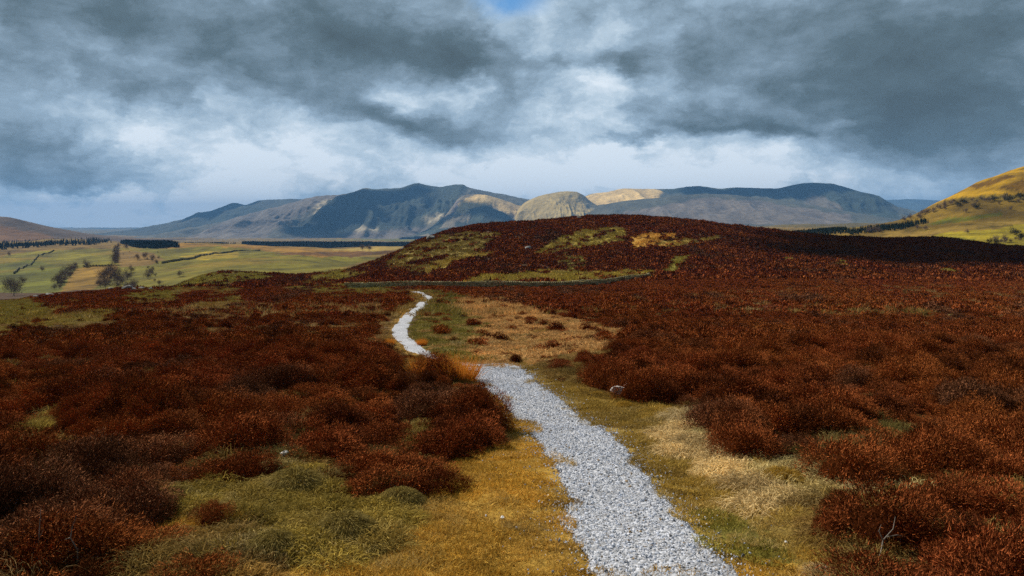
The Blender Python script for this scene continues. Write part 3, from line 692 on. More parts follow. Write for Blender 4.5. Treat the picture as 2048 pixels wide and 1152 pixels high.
for i, (px, py, s, lb) in enumerate([(100,590,.7,'grey boulder at the left end of the rocky edge'),(72,594,.5,'small grey boulder furthest left on the moor edge'),(120,584,.45,'grey boulder half buried beside the left end of the rocky edge'),
        (255,577,.8,'largest grey boulder on the outcrop above the valley'),(268,575,.5,'grey boulder right of the largest one on the outcrop'),(285,574,.6,'squat grey boulder in the middle of the outcrop'),
        (300,577,.5,'grey boulder at the right end of the outcrop'),(222,582,.5,'low grey boulder left of the outcrop'),(90,603,.4,'low boulder in grass below the rocky edge'),(325,580,.4,'last small boulder right of the outcrop')]):
    rock(px, py, s, M_ROCK, lb, 30 + i, dist=132 + (i * 7) % 14, group='boulders along the left moor edge')
for i, (px, py, s, lb) in enumerate([(862,480,1.6,'pale rounded boulder high on the left shoulder of the heather hill'),(806,500,1.0,'small boulder at the left brow of the heather hill'),
        (1056,500,1.0,'boulder at the tip of the dark heather on the hill'),(1158,437,.8,'small pale stone just under the hill top')]):
    p = at(px, py, 140, 420); o = rock(px, py, s, M_ROCK, lb, 50 + i, dist=p.y)

M_TWIG = plain_mat('dead_wood', (.12, .10, .08), (.34, .30, .25), 12, .3, .01)
def twig(px, py, pts, r, label):
    p = at(px, py, 1.5, 40); V = []; Fc = []
    def tube(pl, r0):
        o_ = len(V); m_ = 6
        for k, q in enumerate(pl):
            rr = r0 * (1 - .75 * k / (len(pl) - 1)); q = Vector(q)
            tdir = (Vector(pl[min(k + 1, len(pl) - 1)]) - Vector(pl[max(k - 1, 0)])).normalized()
            s1 = tdir.cross(Vector((.3, 1, .2))).normalized(); s2 = tdir.cross(s1)
            for j in range(m_):
                a_ = 6.283 * j / m_; V.append(q + (s1 * math.cos(a_) + s2 * math.sin(a_)) * rr)
        for k in range(len(pl) - 1):
            for j in range(m_): Fc.append([o_ + k * m_ + j, o_ + k * m_ + (j + 1) % m_, o_ + (k + 1) * m_ + (j + 1) % m_, o_ + (k + 1) * m_ + j])
    for pl in pts: tube(pl, r if pl is pts[0] else r * .6)
    o = put('dead_twig', mesh_np('dead_twig', np.array([tuple(v) for v in V]), np.array(Fc), 4, mat=M_TWIG, smooth=True), label=label, category='twig')
    o.location = p
twig(1750, 1135, [[(0,0,0),(.03,0,.07),(.045,.01,.13),(.09,.0,.19),(.10,0,.25)],[(.045,.01,.13),(.02,0,.18),(.03,0,.21)],[(.06,0,.15),(.11,0,.16),(.14,.01,.15)]], .006, 'forked grey dead twig in front of the right foreground bush')
twig(155, 1150, [[(0,0,0),(.0,0,.12),(-.035,0,.18),(-.03,.01,.23),(-.005,0,.28)],[(-.035,0,.18),(-.06,0,.17)]], .0045, 'crooked pale twig rising from the heather at bottom left')
twig(75, 1140, [[(0,0,0),(.005,0,.14),(.01,.01,.30)],[(.005,0,.15),(.03,0,.2)]], .005, 'straight pale stem standing among the corner rushes')

# ------------------------------------------------------------------ drystone wall
def build_wall(name, top_px, height, label, courses=5, stone=.34, thick=.55, seed=3, mat=None, dmin=60, dmax=240):
    g = random.Random(seed); P = [at(px, py, dmin, dmax) if isinstance(py, (int, float)) else None for px, py in top_px]
    P = [Vector((p.x, p.y)) for p in P]
    ts = [0]
    for a_, b_ in zip(P[:-1], P[1:]): ts.append(ts[-1] + (b_ - a_).length)
    S = np.linspace(0, ts[-1], int(ts[-1] / stone)); X = pchip(ts, [p.x for p in P], S); Y = pchip(ts, [p.y for p in P], S)
    V = []; Fc = []; rn = []
    def block(c, tx, nx, l, w, h, cope=False):
        o_ = len(V); r_ = g.random()
        for sz in (-1, 1):
            for sx, sy in ((-1, -1), (1, -1), (1, 1), (-1, 1)):
                q = c + tx * (sx * l / 2 * g.uniform(.8, 1)) + nx * (sy * w / 2 * g.uniform(.85, 1)); 
                V.append((q.x, q.y, q.z + sz * h / 2 * g.uniform(.8, 1))); rn.append(r_)
        for f in ((0, 3, 2, 1), (4, 5, 6, 7), (0, 1, 5, 4), (1, 2, 6, 5), (2, 3, 7, 6), (3, 0, 4, 7)): Fc.append([o_ + i for i in f])
    ch = height / (courses + .8)
    for i in range(len(S) - 1):
        t = Vector((X[i + 1] - X[i], Y[i + 1] - Y[i], 0)); t.normalize(); n_ = Vector((-t.y, t.x, 0))
        z = float(H(X[i], Y[i])) - .15; dip = .12 * math.sin(i * .13) * g.random()
        c0 = Vector((X[i], Y[i], 0))
        for k in range(courses):
            w = thick * (1 - .3 * k / courses); off = t * (stone * (.5 if k % 2 else 0) + g.uniform(-.04, .04))
            for sd in (-1, 1):
                block(c0 + off + n_ * (sd * w * .27) + Vector((0, 0, z + ch * (k + .5))), t, n_, stone * 1.03, w * .5, ch * 1.0)
        block(c0 + Vector((0, 0, z + ch * (courses + .45) - dip)), t, n_, stone * .8, thick * .7, ch * 1.1, True)
    return put(name, mesh_np(name, np.array(V), np.array(Fc), 4, rnd=np.array(rn), mat=mat), label=label, category='stone wall')
M_WALL = rnd_mat('lichened_wall_stone', (.16, .145, .055), (.50, .45, .25))
WALLP = [(690,578),(715,578),(740,577),(780,576),(850,575),(920,575),(1000,575),(1080,575),(1150,574),(1200,570),(1260,562),(1300,556)]
build_wall('drystone_wall', WALLP, 1.2, 'long grey drystone wall across the moor behind the winding path', mat=M_WALL)

M_FW = rnd_mat('field_wall_stone', (.10, .09, .05), (.22, .19, .11))
build_wall('field_wall', [(28,548),(48,535),(70,520),(88,508),(108,501)], 2.4, 'dark field wall climbing the green field at far left', 3, 2.5, 1.4, 8, M_FW, 430, 3000)
build_wall('field_wall', [(168,534),(200,533),(228,531)], 2.0, 'short dark field wall between the green field and the golden bank', 3, 2.5, 1.3, 9, M_FW, 430, 3000)
build_wall('field_wall', [(325,527),(360,521),(400,512),(450,506),(520,501)], 2.4, 'long dark field wall curving across the middle of the left valley', 3, 2.5, 1.5, 10, M_FW, 430, 3000)
# ------------------------------------------------------------------ trees and shrubs of the valley and right hill
M_BARE = rnd_mat('bare_twigs', (.09, .062, .05), (.28, .20, .17))
M_BARK = plain_mat('bark', (.05, .04, .03), (.14, .12, .10), 3, .3, .1)
M_CONI = rnd_mat('conifer_needles', (.006, .014, .006), (.022, .040, .014))
M_SHR = rnd_mat('gorse_leaves', (.025, .026, .010), (.10, .085, .03))
def crown_mesh(name, R, hgt, n, length, width, mat, seed):
    g = np.random.default_rng(seed); cl = g.normal(size=(14, 3)) * .48; cl[:, 2] = np.abs(cl[:, 2])
    k = g.integers(0, 14, n); p = cl[k] + g.normal(size=(n, 3)) * .27
    base = p * np.array([R, R, hgt * .55]) + np.array([0, 0, hgt * .38])
    d = p + g.normal(size=(n, 3)) * .5 + np.array([0, 0, .5]); d /= np.linalg.norm(d, axis=1)[:, None]
    V, Fc, kk = tris_from(base, d, length * g.uniform(.5, 1.4, n), width * g.uniform(.6, 1.4, n), seed)
    return mesh_np(name, V, Fc, 3, rnd=np.repeat(g.random(n), 3), mat=mat)
def trunk_mesh(name, hgt, r, seed, mat):
    g = random.Random(seed); V = []; Fc = []
    def limb(a_, b_, r0, r1):
        o_ = len(V); t = (b_ - a_).normalized(); s1 = t.cross(Vector((.2, .9, .3))).normalized(); s2 = t.cross(s1)
        for q, rr in ((a_, r0), ((a_ + b_) / 2 + s1 * r0 * g.uniform(-.5, .5), (r0 + r1) / 2), (b_, r1)):
            for j in range(6): V.append(tuple(q + (s1 * math.cos(j * 1.0472) + s2 * math.sin(j * 1.0472)) * rr))
        for k in range(2):
            for j in range(6): Fc.append([o_ + k * 6 + j, o_ + k * 6 + (j + 1) % 6, o_ + k * 6 + 6 + (j + 1) % 6, o_ + k * 6 + 6 + j])
    top = Vector((0, 0, hgt * .45)); limb(Vector((0, 0, -.4)), top, r, r * .6)
    for k in range(7):
        a_ = g.uniform(0, 6.28); limb(Vector((0, 0, hgt * g.uniform(.2, .45))), Vector((math.cos(a_) * hgt * .35, math.sin(a_) * hgt * .35, hgt * g.uniform(.55, .85))), r * .45, r * .1)
    return mesh_np(name, np.array(V), np.array(Fc), 4, mat=mat, smooth=True)
TREE_V = [(crown_mesh('crown', 3.0, 7.5, 1500, .9, .13, M_BARE, 500 + i), trunk_mesh('trunk', 7.5, .22, 520 + i, M_BARK)) for i in range(4)]
SHRUB_V = [(crown_mesh('crown', 2.2, 3.2, 700, .6, .22, M_SHR, 540 + i), trunk_mesh('trunk', 3.0, .12, 560 + i, M_BARK)) for i in range(3)]
def tree(name, px, py, kind, s, label, group, dmin=420, dmax=2600, cat='tree'):
    p = at(px, py, dmin, dmax); vs = TREE_V if kind == 'bare' else SHRUB_V; cm, tm = vs[int(px + py) % len(vs)]
    r = bpy.data.objects.new(name, None); COL.objects.link(r); r.location = p; r.rotation_euler = (0, 0, random.uniform(0, 6)); r.scale = (s, s, s * random.uniform(.85, 1.1)); r.empty_display_size = .1
    r['label'] = label; r['category'] = cat; r['group'] = group
    put('trunk', tm, r); put('crown', cm, r)
G1 = 'trees on the slope of the right hill'
right = [(2040,398,1.15,'dark bare tree cut by the right edge of the photo'),(2018,404,1.3,'big dark rounded tree on the yellow hill near the right edge'),(2008,400,.9,'lower tree leaning on the left of the big rounded one'),
 (1988,402,1.1,'dark tree in the middle of the row on the yellow hill'),(1976,404,.9,'tree left of the middle of the hill row'),(1962,400,.7,'thin pale bare tree above the hill row'),
 (1945,402,.6,'small thin tree at the gap in the hill row'),(1926,407,1.0,'dark tree where the row meets the slope edge'),(1915,412,1.0,'second dark tree at the slope edge'),(1902,410,.85,'tree with a ragged crown below the yellow grass'),
 (1890,413,.9,'tree in the dark clump on the slope edge'),(1880,418,.8,'left tree of the dark clump on the slope edge'),(1955,418,1.0,'dark tree standing alone below the row'),(1948,415,.7,'small tree touching the lone one below the row'),
 (1868,424,.8,'tree on the skyline at the start of the descending row'),(1856,426,.8,'second tree of the descending skyline row'),(1846,430,.9,'third tree of the descending skyline row'),(1838,436,.8,'fourth tree of the descending skyline row'),
 (1820,438,.9,'round topped tree on the skyline above the dark wood'),(1808,442,.8,'lowest skyline tree at the end of the row'),(1835,458,.6,'small bush like tree in the brown grass under the row'),(1852,460,.6,'small tree right of the brown grass bush'),
 (1738,466,.8,'grey bare tree at the left of the isolated copse'),(1748,464,.9,'middle grey tree of the isolated copse'),(1758,465,.8,'right grey tree of the isolated copse'),(1935,467,.5,'tiny dark tree on the bright green field'),
 (2030,470,1.0,'grey bare tree by the lower field near the right edge'),(2042,480,1.0,'grey bare tree at the bottom of the right field'),(2010,484,.8,'grey leafless tree along the field boundary'),(1990,486,.8,'second leafless tree along the field boundary'),(1932,425,.7,'dark tree halfway down the brown slope'),(2022,420,.6,'single tree low on the brown slope at right')]
for px, py, s, lb in right: tree('hill_tree', px, py, 'shrub' if s > .95 else 'bare', s * (1.9 if s > .95 else 1.1), lb, G1, 560, 1500)
G2 = 'bare trees of the left valley'
left = [(233,500,1.5,'bare tree at the top of the valley gully'),(230,508,1.5,'second bare tree down the gully'),(234,516,1.5,'third bare tree down the gully'),(231,524,1.4,'fourth bare tree down the gully'),(252,498,1.1,'round bare tree right of the gully top'),
 (222,548,1.3,'bare purple tree at the head of the lower hedge line'),(215,556,1.2,'bare tree in the middle of the lower hedge line'),(208,563,1.2,'bare tree in the thick of the lower copse'),(228,560,1.2,'bare tree at the right of the lower copse'),(240,566,1.0,'bare shrubby tree by the grey scrub'),
 (150,540,1.0,'bare tree at the top of the diagonal row'),(140,548,1.0,'second tree of the diagonal row'),(130,556,1.1,'third tree of the diagonal row'),(122,564,1.1,'fourth tree of the diagonal row'),(114,570,1.0,'last tree of the diagonal row'),(172,535,.9,'reddish bare bush on the field edge'),
 (22,582,1.2,'grey tree at the far left below the green field'),(28,592,1.1,'grey tree beside the far left one'),(84,542,.7,'faint bare tree in the green field'),(18,512,.9,'bare tree on the upper field at far left'),(45,566,.7,'thin bare tree in the lower left field'),
 (255,560,.9,'bare tree right of the copse'),(262,545,.8,'small bare tree above the copse'),(275,520,.9,'bare tree in the grey scrub field'),(290,518,.9,'second bare tree in the grey scrub field'),(305,520,.8,'right bare tree in the grey scrub field'),(300,548,.7,'bare tree by the stream course'),(296,558,.7,'lower bare tree by the stream course'),
 (360,553,.6,'dark bush above the rocky hummock'),(725,500,1.5,'grey wood tree on the pale flat valley floor'),(738,501,1.4,'second grey tree on the pale valley floor')]
for px, py, s, lb in left: tree('valley_tree', px, py, 'bare', s, lb, G2, 330, 3500)

def row(pts, n, jx, jy, s, label, group):
    for i in range(n):
        t = (i + .5) / n * (len(pts) - 1); k = min(int(t), len(pts) - 2); f = t - k
        px = pts[k][0] * (1 - f) + pts[k + 1][0] * f + random.uniform(-jx, jx); py = pts[k][1] * (1 - f) + pts[k + 1][1] * f + random.uniform(-jy, jy)
        tree('valley_tree', px, py, 'bare', s * random.uniform(.45, .85), label, group, 330, 3500)
row([(238,492),(229,532)], 9, 3, 2, 1.2, 'leafless tree in the straight gully row below the dark plantation', 'trees in the gully row')
row([(200,582),(220,560),(258,578),(262,590)], 16, 10, 6, .9, 'leafless tree of the purple grey copse behind the rocky moor edge', 'trees of the copse')
row([(158,532),(108,584)], 12, 5, 3, .8, 'leafless tree of the diagonal row between green field and golden bank', 'trees in the diagonal row')
row([(245,508),(318,522)], 7, 6, 7, .6, 'small leafless tree scattered over the grey scrub field', 'scrub field trees')
row([(330,492),(300,540),(318,572)], 10, 8, 4, .6, 'small bare tree along the stream in the left valley', 'stream side trees')
row([(1975,490),(2046,478)], 8, 5, 4, .8, 'leafless tree of the grey hedge at the right end of the bright field', 'trees of the right hedge')
row([(1840,432),(1900,410),(2046,400)], 14, 6, 5, .8, 'small bare tree filling the dark row across the golden hill', 'small trees of the hill row')

# ---- plantations
def cone_proto(seed):
    g = np.random.default_rng(seed); n = 70; h = g.uniform(.08, 1, n); a = g.uniform(0, 6.283, n); r = (1 - h) * 2.3 + .1
    b_ = np.c_[np.zeros(n), np.zeros(n), h * 11]; d = np.c_[np.cos(a), np.sin(a), np.full(n, -.35)]
    side = np.c_[-np.sin(a), np.cos(a), np.zeros(n)] * (.5 + r[:, None] * .25)
    V = np.stack([b_ + [0, 0, .9], b_ + d * r[:, None] - side, b_ + d * r[:, None] + side], 1).reshape(-1, 3)
    V = np.concatenate([V, [[-.2, 0, 0], [.2, 0, 0], [0, .1, 11.5]]])
    return mesh_np('conifer', V, np.arange(len(V)).reshape(-1, 3), 3, rnd=np.r_[np.repeat(g.random(n), 3), 0, 0, 0], mat=M_CONI)
cones = [cone_proto(600 + i) for i in range(4)]
def forest(name, polys, n, label, dmin, dmax, s):
    X, Y, Z = [], [], []
    for poly, share in polys:
        ps = np.array(poly); m_ = int(n * share)
        umin, umax = (ps[:, 0].min() - CX) / F, (ps[:, 0].max() - CX) / F
        d = rng.uniform(dmin, dmax, m_ * 12); u = rng.uniform(umin, umax, m_ * 12); x = u * d; z = H(x, d); px, py = pix(x, d, z)
        # only where the ground is in view or just behind the crest
        k = inpoly(px, py + 0 * px, poly); x, y, z = x[k][:m_], d[k][:m_], z[k][:m_]
        X.append(x); Y.append(y); Z.append(z)
    x, y, z = map(np.concatenate, (X, Y, Z)); n_ = len(x); sc = s * rng.uniform(.7, 1.15, n_)
    scatter(name, cones, np.c_[x, y, z - .3], np.c_[np.zeros((n_, 2)), rng.uniform(0, 6.28, n_)], np.c_[sc, sc, sc], rng.integers(0, 4, n_), np.ones((n_, 3)), kind='stuff', label=label, category='conifer wood')
forest('conifer_wood', [([(-500,512),(-500,480),(0,486),(60,484),(180,480),(215,478),(225,486),(188,490),(100,493),(0,500)], .5), ([(240,487),(262,482),(352,491),(362,497),(290,499),(255,492)], .5)], 9000, 'dark conifer plantation along the top of the left valley', 1500, 2900, .9)
forest('conifer_wood', [([(330,493),(500,490),(840,490),(840,499),(640,498)], 1)], 14000, 'thin dark strip of conifers across the plain below the mountains', 2600, 4800, 1.25)
forest('conifer_wood', [([(1560,470),(1570,461),(1690,459),(1700,467),(1640,472)], .5), ([(1690,464),(1800,452),(1850,440),(1858,446),(1800,460),(1700,470)], .5)], 9000, 'dark conifer wood at the foot of the right hill', 900, 2400, .5)

# ------------------------------------------------------------------ mountains
def mountain(name, sil, D, depth_front, zfoot, colours, seed, amp=.35, sp=700., label=None, rough=1.0, base_col=(.05,.06,.03), nx=620, nt=90, expo=1.15):
    sil = sorted(sil); sx = np.array([p[0] for p in sil], float); sy = np.array([p[1] for p in sil], float)
    px = np.linspace(sx[0], sx[-1], nx)
    zc = -(pchip(sx, sy, px) - HY) / F * D
    zc = zc + fbm(px / 16., px * 0 + seed, 4, seed) * D * .00055 * rough
    X = (px - CX) / F * D
    t = np.r_[np.linspace(0, 1, nt), 1 + np.linspace(0, 1, 16)[1:]]
    T, XX = np.meshgrid(t, X, indexing='ij'); ZC = np.broadcast_to(zc, T.shape)
    front = T <= 1
    Yd = np.where(front, D - depth_front * (1 - T), D + (T - 1) * depth_front * 1.2)
    XX = XX * (1 + 0 * T)
    wx = XX + 260 * fbm(XX / 900, Yd / 900, 3, seed + 1)
    rd = ridged(wx / sp, Yd / (sp * 3.2), 5, seed + 2); fine = fbm(XX / 160, Yd / 420, 4, seed + 3)
    prof = np.where(front, np.clip(T, 0, 1) ** expo, np.clip(2 - T, 0, 1) ** 1.3)
    env = np.where(front, np.clip(T * (1 - T) * 4, 0, 1), np.clip((T - 1) * (2 - T) * 4, 0, 1))
    Z = zfoot + (ZC - zfoot) * prof + env * ((rd - .62) * amp + fine * amp * .26) * (np.abs(ZC - zfoot) + 30)
    # never let a spur rise above the skyline
    lim = ZC * (Yd / D); Z = np.where(front, np.minimum(Z, lim + 0 * Z - (1 - T) * 2), Z)
    ppx, ppy = pix(XX, Yd, Z)
    col = np.empty(T.shape + (3,)); col[:] = base_col
    ax = ppx + fbm(ppx / 22, ppy / 9, 4, seed + 5) * 12; ay = ppy + fbm(ppx / 22 + 9, ppy / 9, 4, seed + 6) * 5
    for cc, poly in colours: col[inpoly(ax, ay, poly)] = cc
    for _ in range(2):
        col[1:-1] = (col[:-2] + col[1:-1] * 2 + col[2:]) / 4; col[:, 1:-1] = (col[:, :-2] + col[:, 1:-1] * 2 + col[:, 2:]) / 4
    col *= (1 + .35 * fine + .3 * (rd - .6))[..., None]
    col = np.clip(col, .004, 1)
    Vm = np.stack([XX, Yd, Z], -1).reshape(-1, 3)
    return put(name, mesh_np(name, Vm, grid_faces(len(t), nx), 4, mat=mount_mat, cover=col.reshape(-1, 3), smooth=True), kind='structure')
mount_mat = land_mat('mountain_ground', ((.004, .25), (.018, .28)), .7, .011, 24)
SHADED_SLATE = (.035, .045, .030); DULL = (.145, .12, .095); SUNLIT_PALE = (.40, .33, .21); GOLD = (.55, .38, .15)  # sunlit patches painted pale, shaded slopes painted dark, mixed with grass and slate
mountain('far_hills', [(60,470),(130,463),(180,466),(240,467),(290,475),(340,478)], 19000, 2500, -220, [], 901, .2, base_col=(.05,.06,.05), nx=200, nt=30)
mountain('far_hills', [(1650,412),(1735,399),(1780,400),(1830,398),(1880,401),(2000,400),(2200,405)], 20000, 4000, -100, [], 902, .2, base_col=(.06,.07,.05), nx=250, nt=30)
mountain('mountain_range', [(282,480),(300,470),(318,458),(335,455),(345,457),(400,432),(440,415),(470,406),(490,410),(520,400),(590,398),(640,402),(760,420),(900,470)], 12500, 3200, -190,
         [(SHADED_SLATE, [(290,480),(350,455),(500,410),(540,415),(420,455),(330,478)]), (DULL, [(330,478),(400,455),(450,462),(380,480)])], 903, .3, 800, base_col=(.05,.055,.04))
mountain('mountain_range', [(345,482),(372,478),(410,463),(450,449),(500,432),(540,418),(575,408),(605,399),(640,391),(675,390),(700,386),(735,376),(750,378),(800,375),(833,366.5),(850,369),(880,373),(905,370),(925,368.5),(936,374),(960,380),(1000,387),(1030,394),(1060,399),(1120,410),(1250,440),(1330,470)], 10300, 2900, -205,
         [(DULL, [(345,484),(540,410),(640,385),(680,392),(620,420),(560,450),(520,484)]), (SUNLIT_PALE, [(618,430),(640,405),(668,398),(650,420)]),
          (SHADED_SLATE, [(560,470),(640,420),(700,385),(840,365),(935,365),(920,400),(880,440),(820,470),(700,470),(640,462)]),
          (SUNLIT_PALE, [(640,484),(670,462),(710,450),(750,456),(745,484)]), (SUNLIT_PALE, [(840,436),(852,428),(885,428),(880,442),(860,448)]), (DULL, [(560,484),(620,470),(860,455),(880,484)])], 904, .5, 620, base_col=(.09,.085,.06), expo=1.0, rough=1.8)
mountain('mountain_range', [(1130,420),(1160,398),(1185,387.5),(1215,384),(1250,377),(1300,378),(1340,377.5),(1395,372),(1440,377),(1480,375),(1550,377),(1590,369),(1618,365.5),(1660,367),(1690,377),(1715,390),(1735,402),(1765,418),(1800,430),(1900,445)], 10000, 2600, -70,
         [(GOLD, [(1130,420),(1190,380),(1300,370),(1330,385),(1300,400),(1150,425)]), (SHADED_SLATE, [(1315,376),(1400,366),(1760,360),(1800,440),(1700,425),(1620,400),(1500,392),(1330,386)]), ((.12,.10,.07), [(1600,425),(1620,385),(1680,410),(1700,430)])], 905, .34, 600, base_col=(.09,.09,.06))
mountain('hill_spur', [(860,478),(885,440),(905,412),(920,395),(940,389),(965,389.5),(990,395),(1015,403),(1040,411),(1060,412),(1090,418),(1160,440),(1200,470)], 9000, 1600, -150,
         [(GOLD, [(900,430),(925,400),(960,385),(1060,405),(1100,440),(1040,440),(980,410)]), ((.16,.13,.12), [(890,440),(915,405),(930,400),(905,430)])], 906, .4, 330, base_col=(.17,.14,.09), nx=400)  # lilac left flank: its shade is painted into the colour
mountain('golden_hill', [(1010,450),(1035,420),(1050,405),(1068,396),(1090,389),(1110,385),(1135,382),(1150,383),(1168,391),(1180,402),(1200,414),(1240,440)], 8800, 1500, -120, [((.20,.17,.10), [(1165,390),(1180,395),(1200,430),(1175,415)])], 907, .42, 380, base_col=(.34,.25,.09), nx=350)  # darker right side of the rib: shadow painted into the colour
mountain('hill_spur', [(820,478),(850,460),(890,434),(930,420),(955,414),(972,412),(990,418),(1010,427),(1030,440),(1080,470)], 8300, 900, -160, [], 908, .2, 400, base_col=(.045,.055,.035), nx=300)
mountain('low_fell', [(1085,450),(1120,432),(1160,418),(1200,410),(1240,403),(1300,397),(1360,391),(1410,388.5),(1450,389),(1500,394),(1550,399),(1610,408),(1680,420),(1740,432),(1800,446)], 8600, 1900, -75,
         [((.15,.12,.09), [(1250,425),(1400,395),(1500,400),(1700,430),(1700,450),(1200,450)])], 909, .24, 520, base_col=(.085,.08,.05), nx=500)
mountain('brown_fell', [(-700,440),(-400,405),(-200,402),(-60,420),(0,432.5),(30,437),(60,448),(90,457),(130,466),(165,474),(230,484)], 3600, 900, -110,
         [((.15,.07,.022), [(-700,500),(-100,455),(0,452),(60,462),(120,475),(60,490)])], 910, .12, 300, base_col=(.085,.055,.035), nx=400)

# ------------------------------------------------------------------ air
def box(name, a, b_, mat):
    (x0, y0, z0), (x1, y1, z1) = a, b_
    V = [(x0,y0,z0),(x1,y0,z0),(x1,y1,z0),(x0,y1,z0),(x0,y0,z1),(x1,y0,z1),(x1,y1,z1),(x0,y1,z1)]
    Fc = [(0,3,2,1),(4,5,6,7),(0,1,5,4),(1,2,6,5),(2,3,7,6),(3,0,4,7)]
    return put(name, mesh_np(name, np.array(V), np.array(Fc), 4, mat=mat), kind='stuff')
hm = bpy.data.materials.new('haze_air'); hm.use_nodes = True; hn = hm.node_tree; hn.nodes.clear()
ho = hn.nodes.new('ShaderNodeOutputMaterial'); pv = hn.nodes.new('ShaderNodeVolumePrincipled')
pv.inputs['Color'].default_value = (.22, .52, 1, 1); pv.inputs['Density'].default_value = 4.5e-5; pv.inputs['Anisotropy'].default_value = .0
hn.links.new(pv.outputs[0], ho.inputs['Volume'])
_all = [o for o in COL.objects if o.type == 'MESH']
box('haze', (-32000, -60, -420), (33500, 27200, 560), hm)

# ------------------------------------------------------------------ sun, sky
SUN_AZ, SUN_EL = math.radians(-50), math.radians(44)
sdir = Vector((math.sin(SUN_AZ) * math.cos(SUN_EL), math.cos(SUN_AZ) * math.cos(SUN_EL), math.sin(SUN_EL)))
sl = bpy.data.lights.new('sun', 'SUN'); sl.energy = 4.9; sl.angle = math.radians(.53); sl.color = (1, .93, .82)
so = bpy.data.objects.new('sun', sl); COL.objects.link(so); so.rotation_euler = sdir.to_track_quat('Z', 'Y').to_euler(); so.location = sdir * 50

def shade_cloud(polys, Hc, cell, thick, seed):
    """opaque sheet added high up, out of view, to block the sun; polys: (photo column, row, distance) of the ground it keeps in shade"""
    P3 = []
    for px, py, D in polys:
        if D is None: P3.append((px + sdir.x * Hc / sdir.z, py + sdir.y * Hc / sdir.z)); continue
        z = -(py - HY) / F * D; k = (Hc - z) / sdir.z; P3.append(((px - CX) / F * D + sdir.x * k, D + sdir.y * k))
    P3 = np.array(P3); lo, hi = P3.min(0) - cell * 6, P3.max(0) + cell * 6
    gx, gy = np.meshgrid(np.arange(lo[0], hi[0], cell), np.arange(lo[1], hi[1], cell), indexing='ij')
    wx_ = gx + fbm(gx / (cell * 9), gy / (cell * 9), 4, seed) * cell * 5; wy_ = gy + fbm(gx / (cell * 9) + 7, gy / (cell * 9), 4, seed + 1) * cell * 5
    ins = inpoly(wx_, wy_, [tuple(p) for p in P3]).astype(float); b_ = ins.copy()
    for _ in range(8): b_[1:-1, 1:-1] = (b_[1:-1, 1:-1] * 2 + b_[:-2, 1:-1] + b_[2:, 1:-1] + b_[1:-1, :-2] + b_[1:-1, 2:]) / 6
    th = np.clip(b_ - .42, 0, 1); up = Hc + thick * th * (1 + .5 * fbm(gx / (cell * 4), gy / (cell * 4), 4, seed + 2)); dn = Hc - thick * .35 * th
    keep = (ins[:-1, :-1] > 0) & (ins[1:, 1:] > 0); f = grid_faces(*gx.shape, keep); n_ = gx.size
    V = np.concatenate([np.stack([gx, gy, up], -1).reshape(-1, 3), np.stack([gx, gy, dn], -1).reshape(-1, 3)]); f = np.concatenate([f, f[:, ::-1] + n_])
    v, f = compact(V, f); put('shade_cloud', mesh_np('shade_cloud', v, f, 4, mat=SHADE_CLOUD_M, smooth=True), kind='structure')
SHADE_CLOUD_M = plain_mat('shade_cloud_surface', (.75, .76, .78), (.85, .86, .88), .001, 0, 1, 1)
# added out of view to shade the right of the heather hill
shade_cloud([(1340,552,186),(1500,549,190),(2300,556,190),(2700,520,420),(2048,510,520),(1600,480,520),(1300,450,480),(1420,500,260)], 1500, 22, 60, 41)
# low one added out of view to dim the near ground
shade_cloud([(-120,60,None),(-60,30,None),(-14,5.0,None),(-4,.8,None),(1.5,-2.4,None),(3.2,-2.6,None),(6,-1.5,None),(14,-3,None),(60,-50,None),(-60,-120,None),(-160,-20,None)], 700, 1.5, 40, 46)
# added out of view to shade parts of the high fells
shade_cloud([(555,478,7600),(640,425,9200),(690,385,10200),(830,364,10400),(935,366,10400),(925,385,10100),(890,415,9400),(800,435,9000),(780,452,8400),(700,452,8300),(640,470,7700)], 8200, 130, 500, 42)
shade_cloud([(1318,378,9900),(1400,368,10200),(1550,370,10200),(1640,360,10300),(1740,400,10100),(1790,430,9000),(1700,405,9300),(1560,395,9400),(1430,384,9500),(1330,388,9400)], 8400, 130, 500, 43)
shade_cloud([(860,455,8000),(900,432,8200),(955,412,8400),(1000,416,8400),(1035,440,8200),(1000,470,7800),(880,480,7600)], 8000, 110, 400, 44)
shade_cloud([(310,470,11200),(420,425,12300),(470,402,12900),(540,398,12900),(560,404,12400),(470,435,11600),(380,474,11000)], 8600, 140, 500, 45)

w = bpy.data.worlds.new('World'); scene.world = w; w.use_nodes = True; nt = w.node_tree; nt.nodes.clear()
out = N(nt, 'ShaderNodeOutputWorld'); bg = N(nt, 'ShaderNodeBackground'); nt.links.new(bg.outputs[0], out.inputs[0])
sky = N(nt, 'ShaderNodeTexSky'); sky.sky_type = 'NISHITA'; sky.sun_disc = False; sky.sun_elevation = SUN_EL; sky.sun_rotation = SUN_AZ; sky.altitude = 300
L = nt.links.new
def val(x): return x
def mth(op, a, b_=None, c=None, clamp=False):
    n = N(nt, 'ShaderNodeMath', operation=op); n.use_clamp = clamp
    for i, v in enumerate((a, b_, c)):
        if v is None: continue
        if isinstance(v, (int, float)): n.inputs[i].default_value = v
        else: L(v, n.inputs[i])
    return n.outputs[0]
tc = N(nt, 'ShaderNodeTexCoord'); nrm = N(nt, 'ShaderNodeVectorMath', operation='NORMALIZE'); L(tc.outputs['Generated'], nrm.inputs[0])
sp_ = N(nt, 'ShaderNodeSeparateXYZ'); L(nrm.outputs[0], sp_.inputs[0])
az = mth('ARCTAN2', sp_.outputs[0], sp_.outputs[1]); el = mth('ARCSINE', sp_.outputs[2])
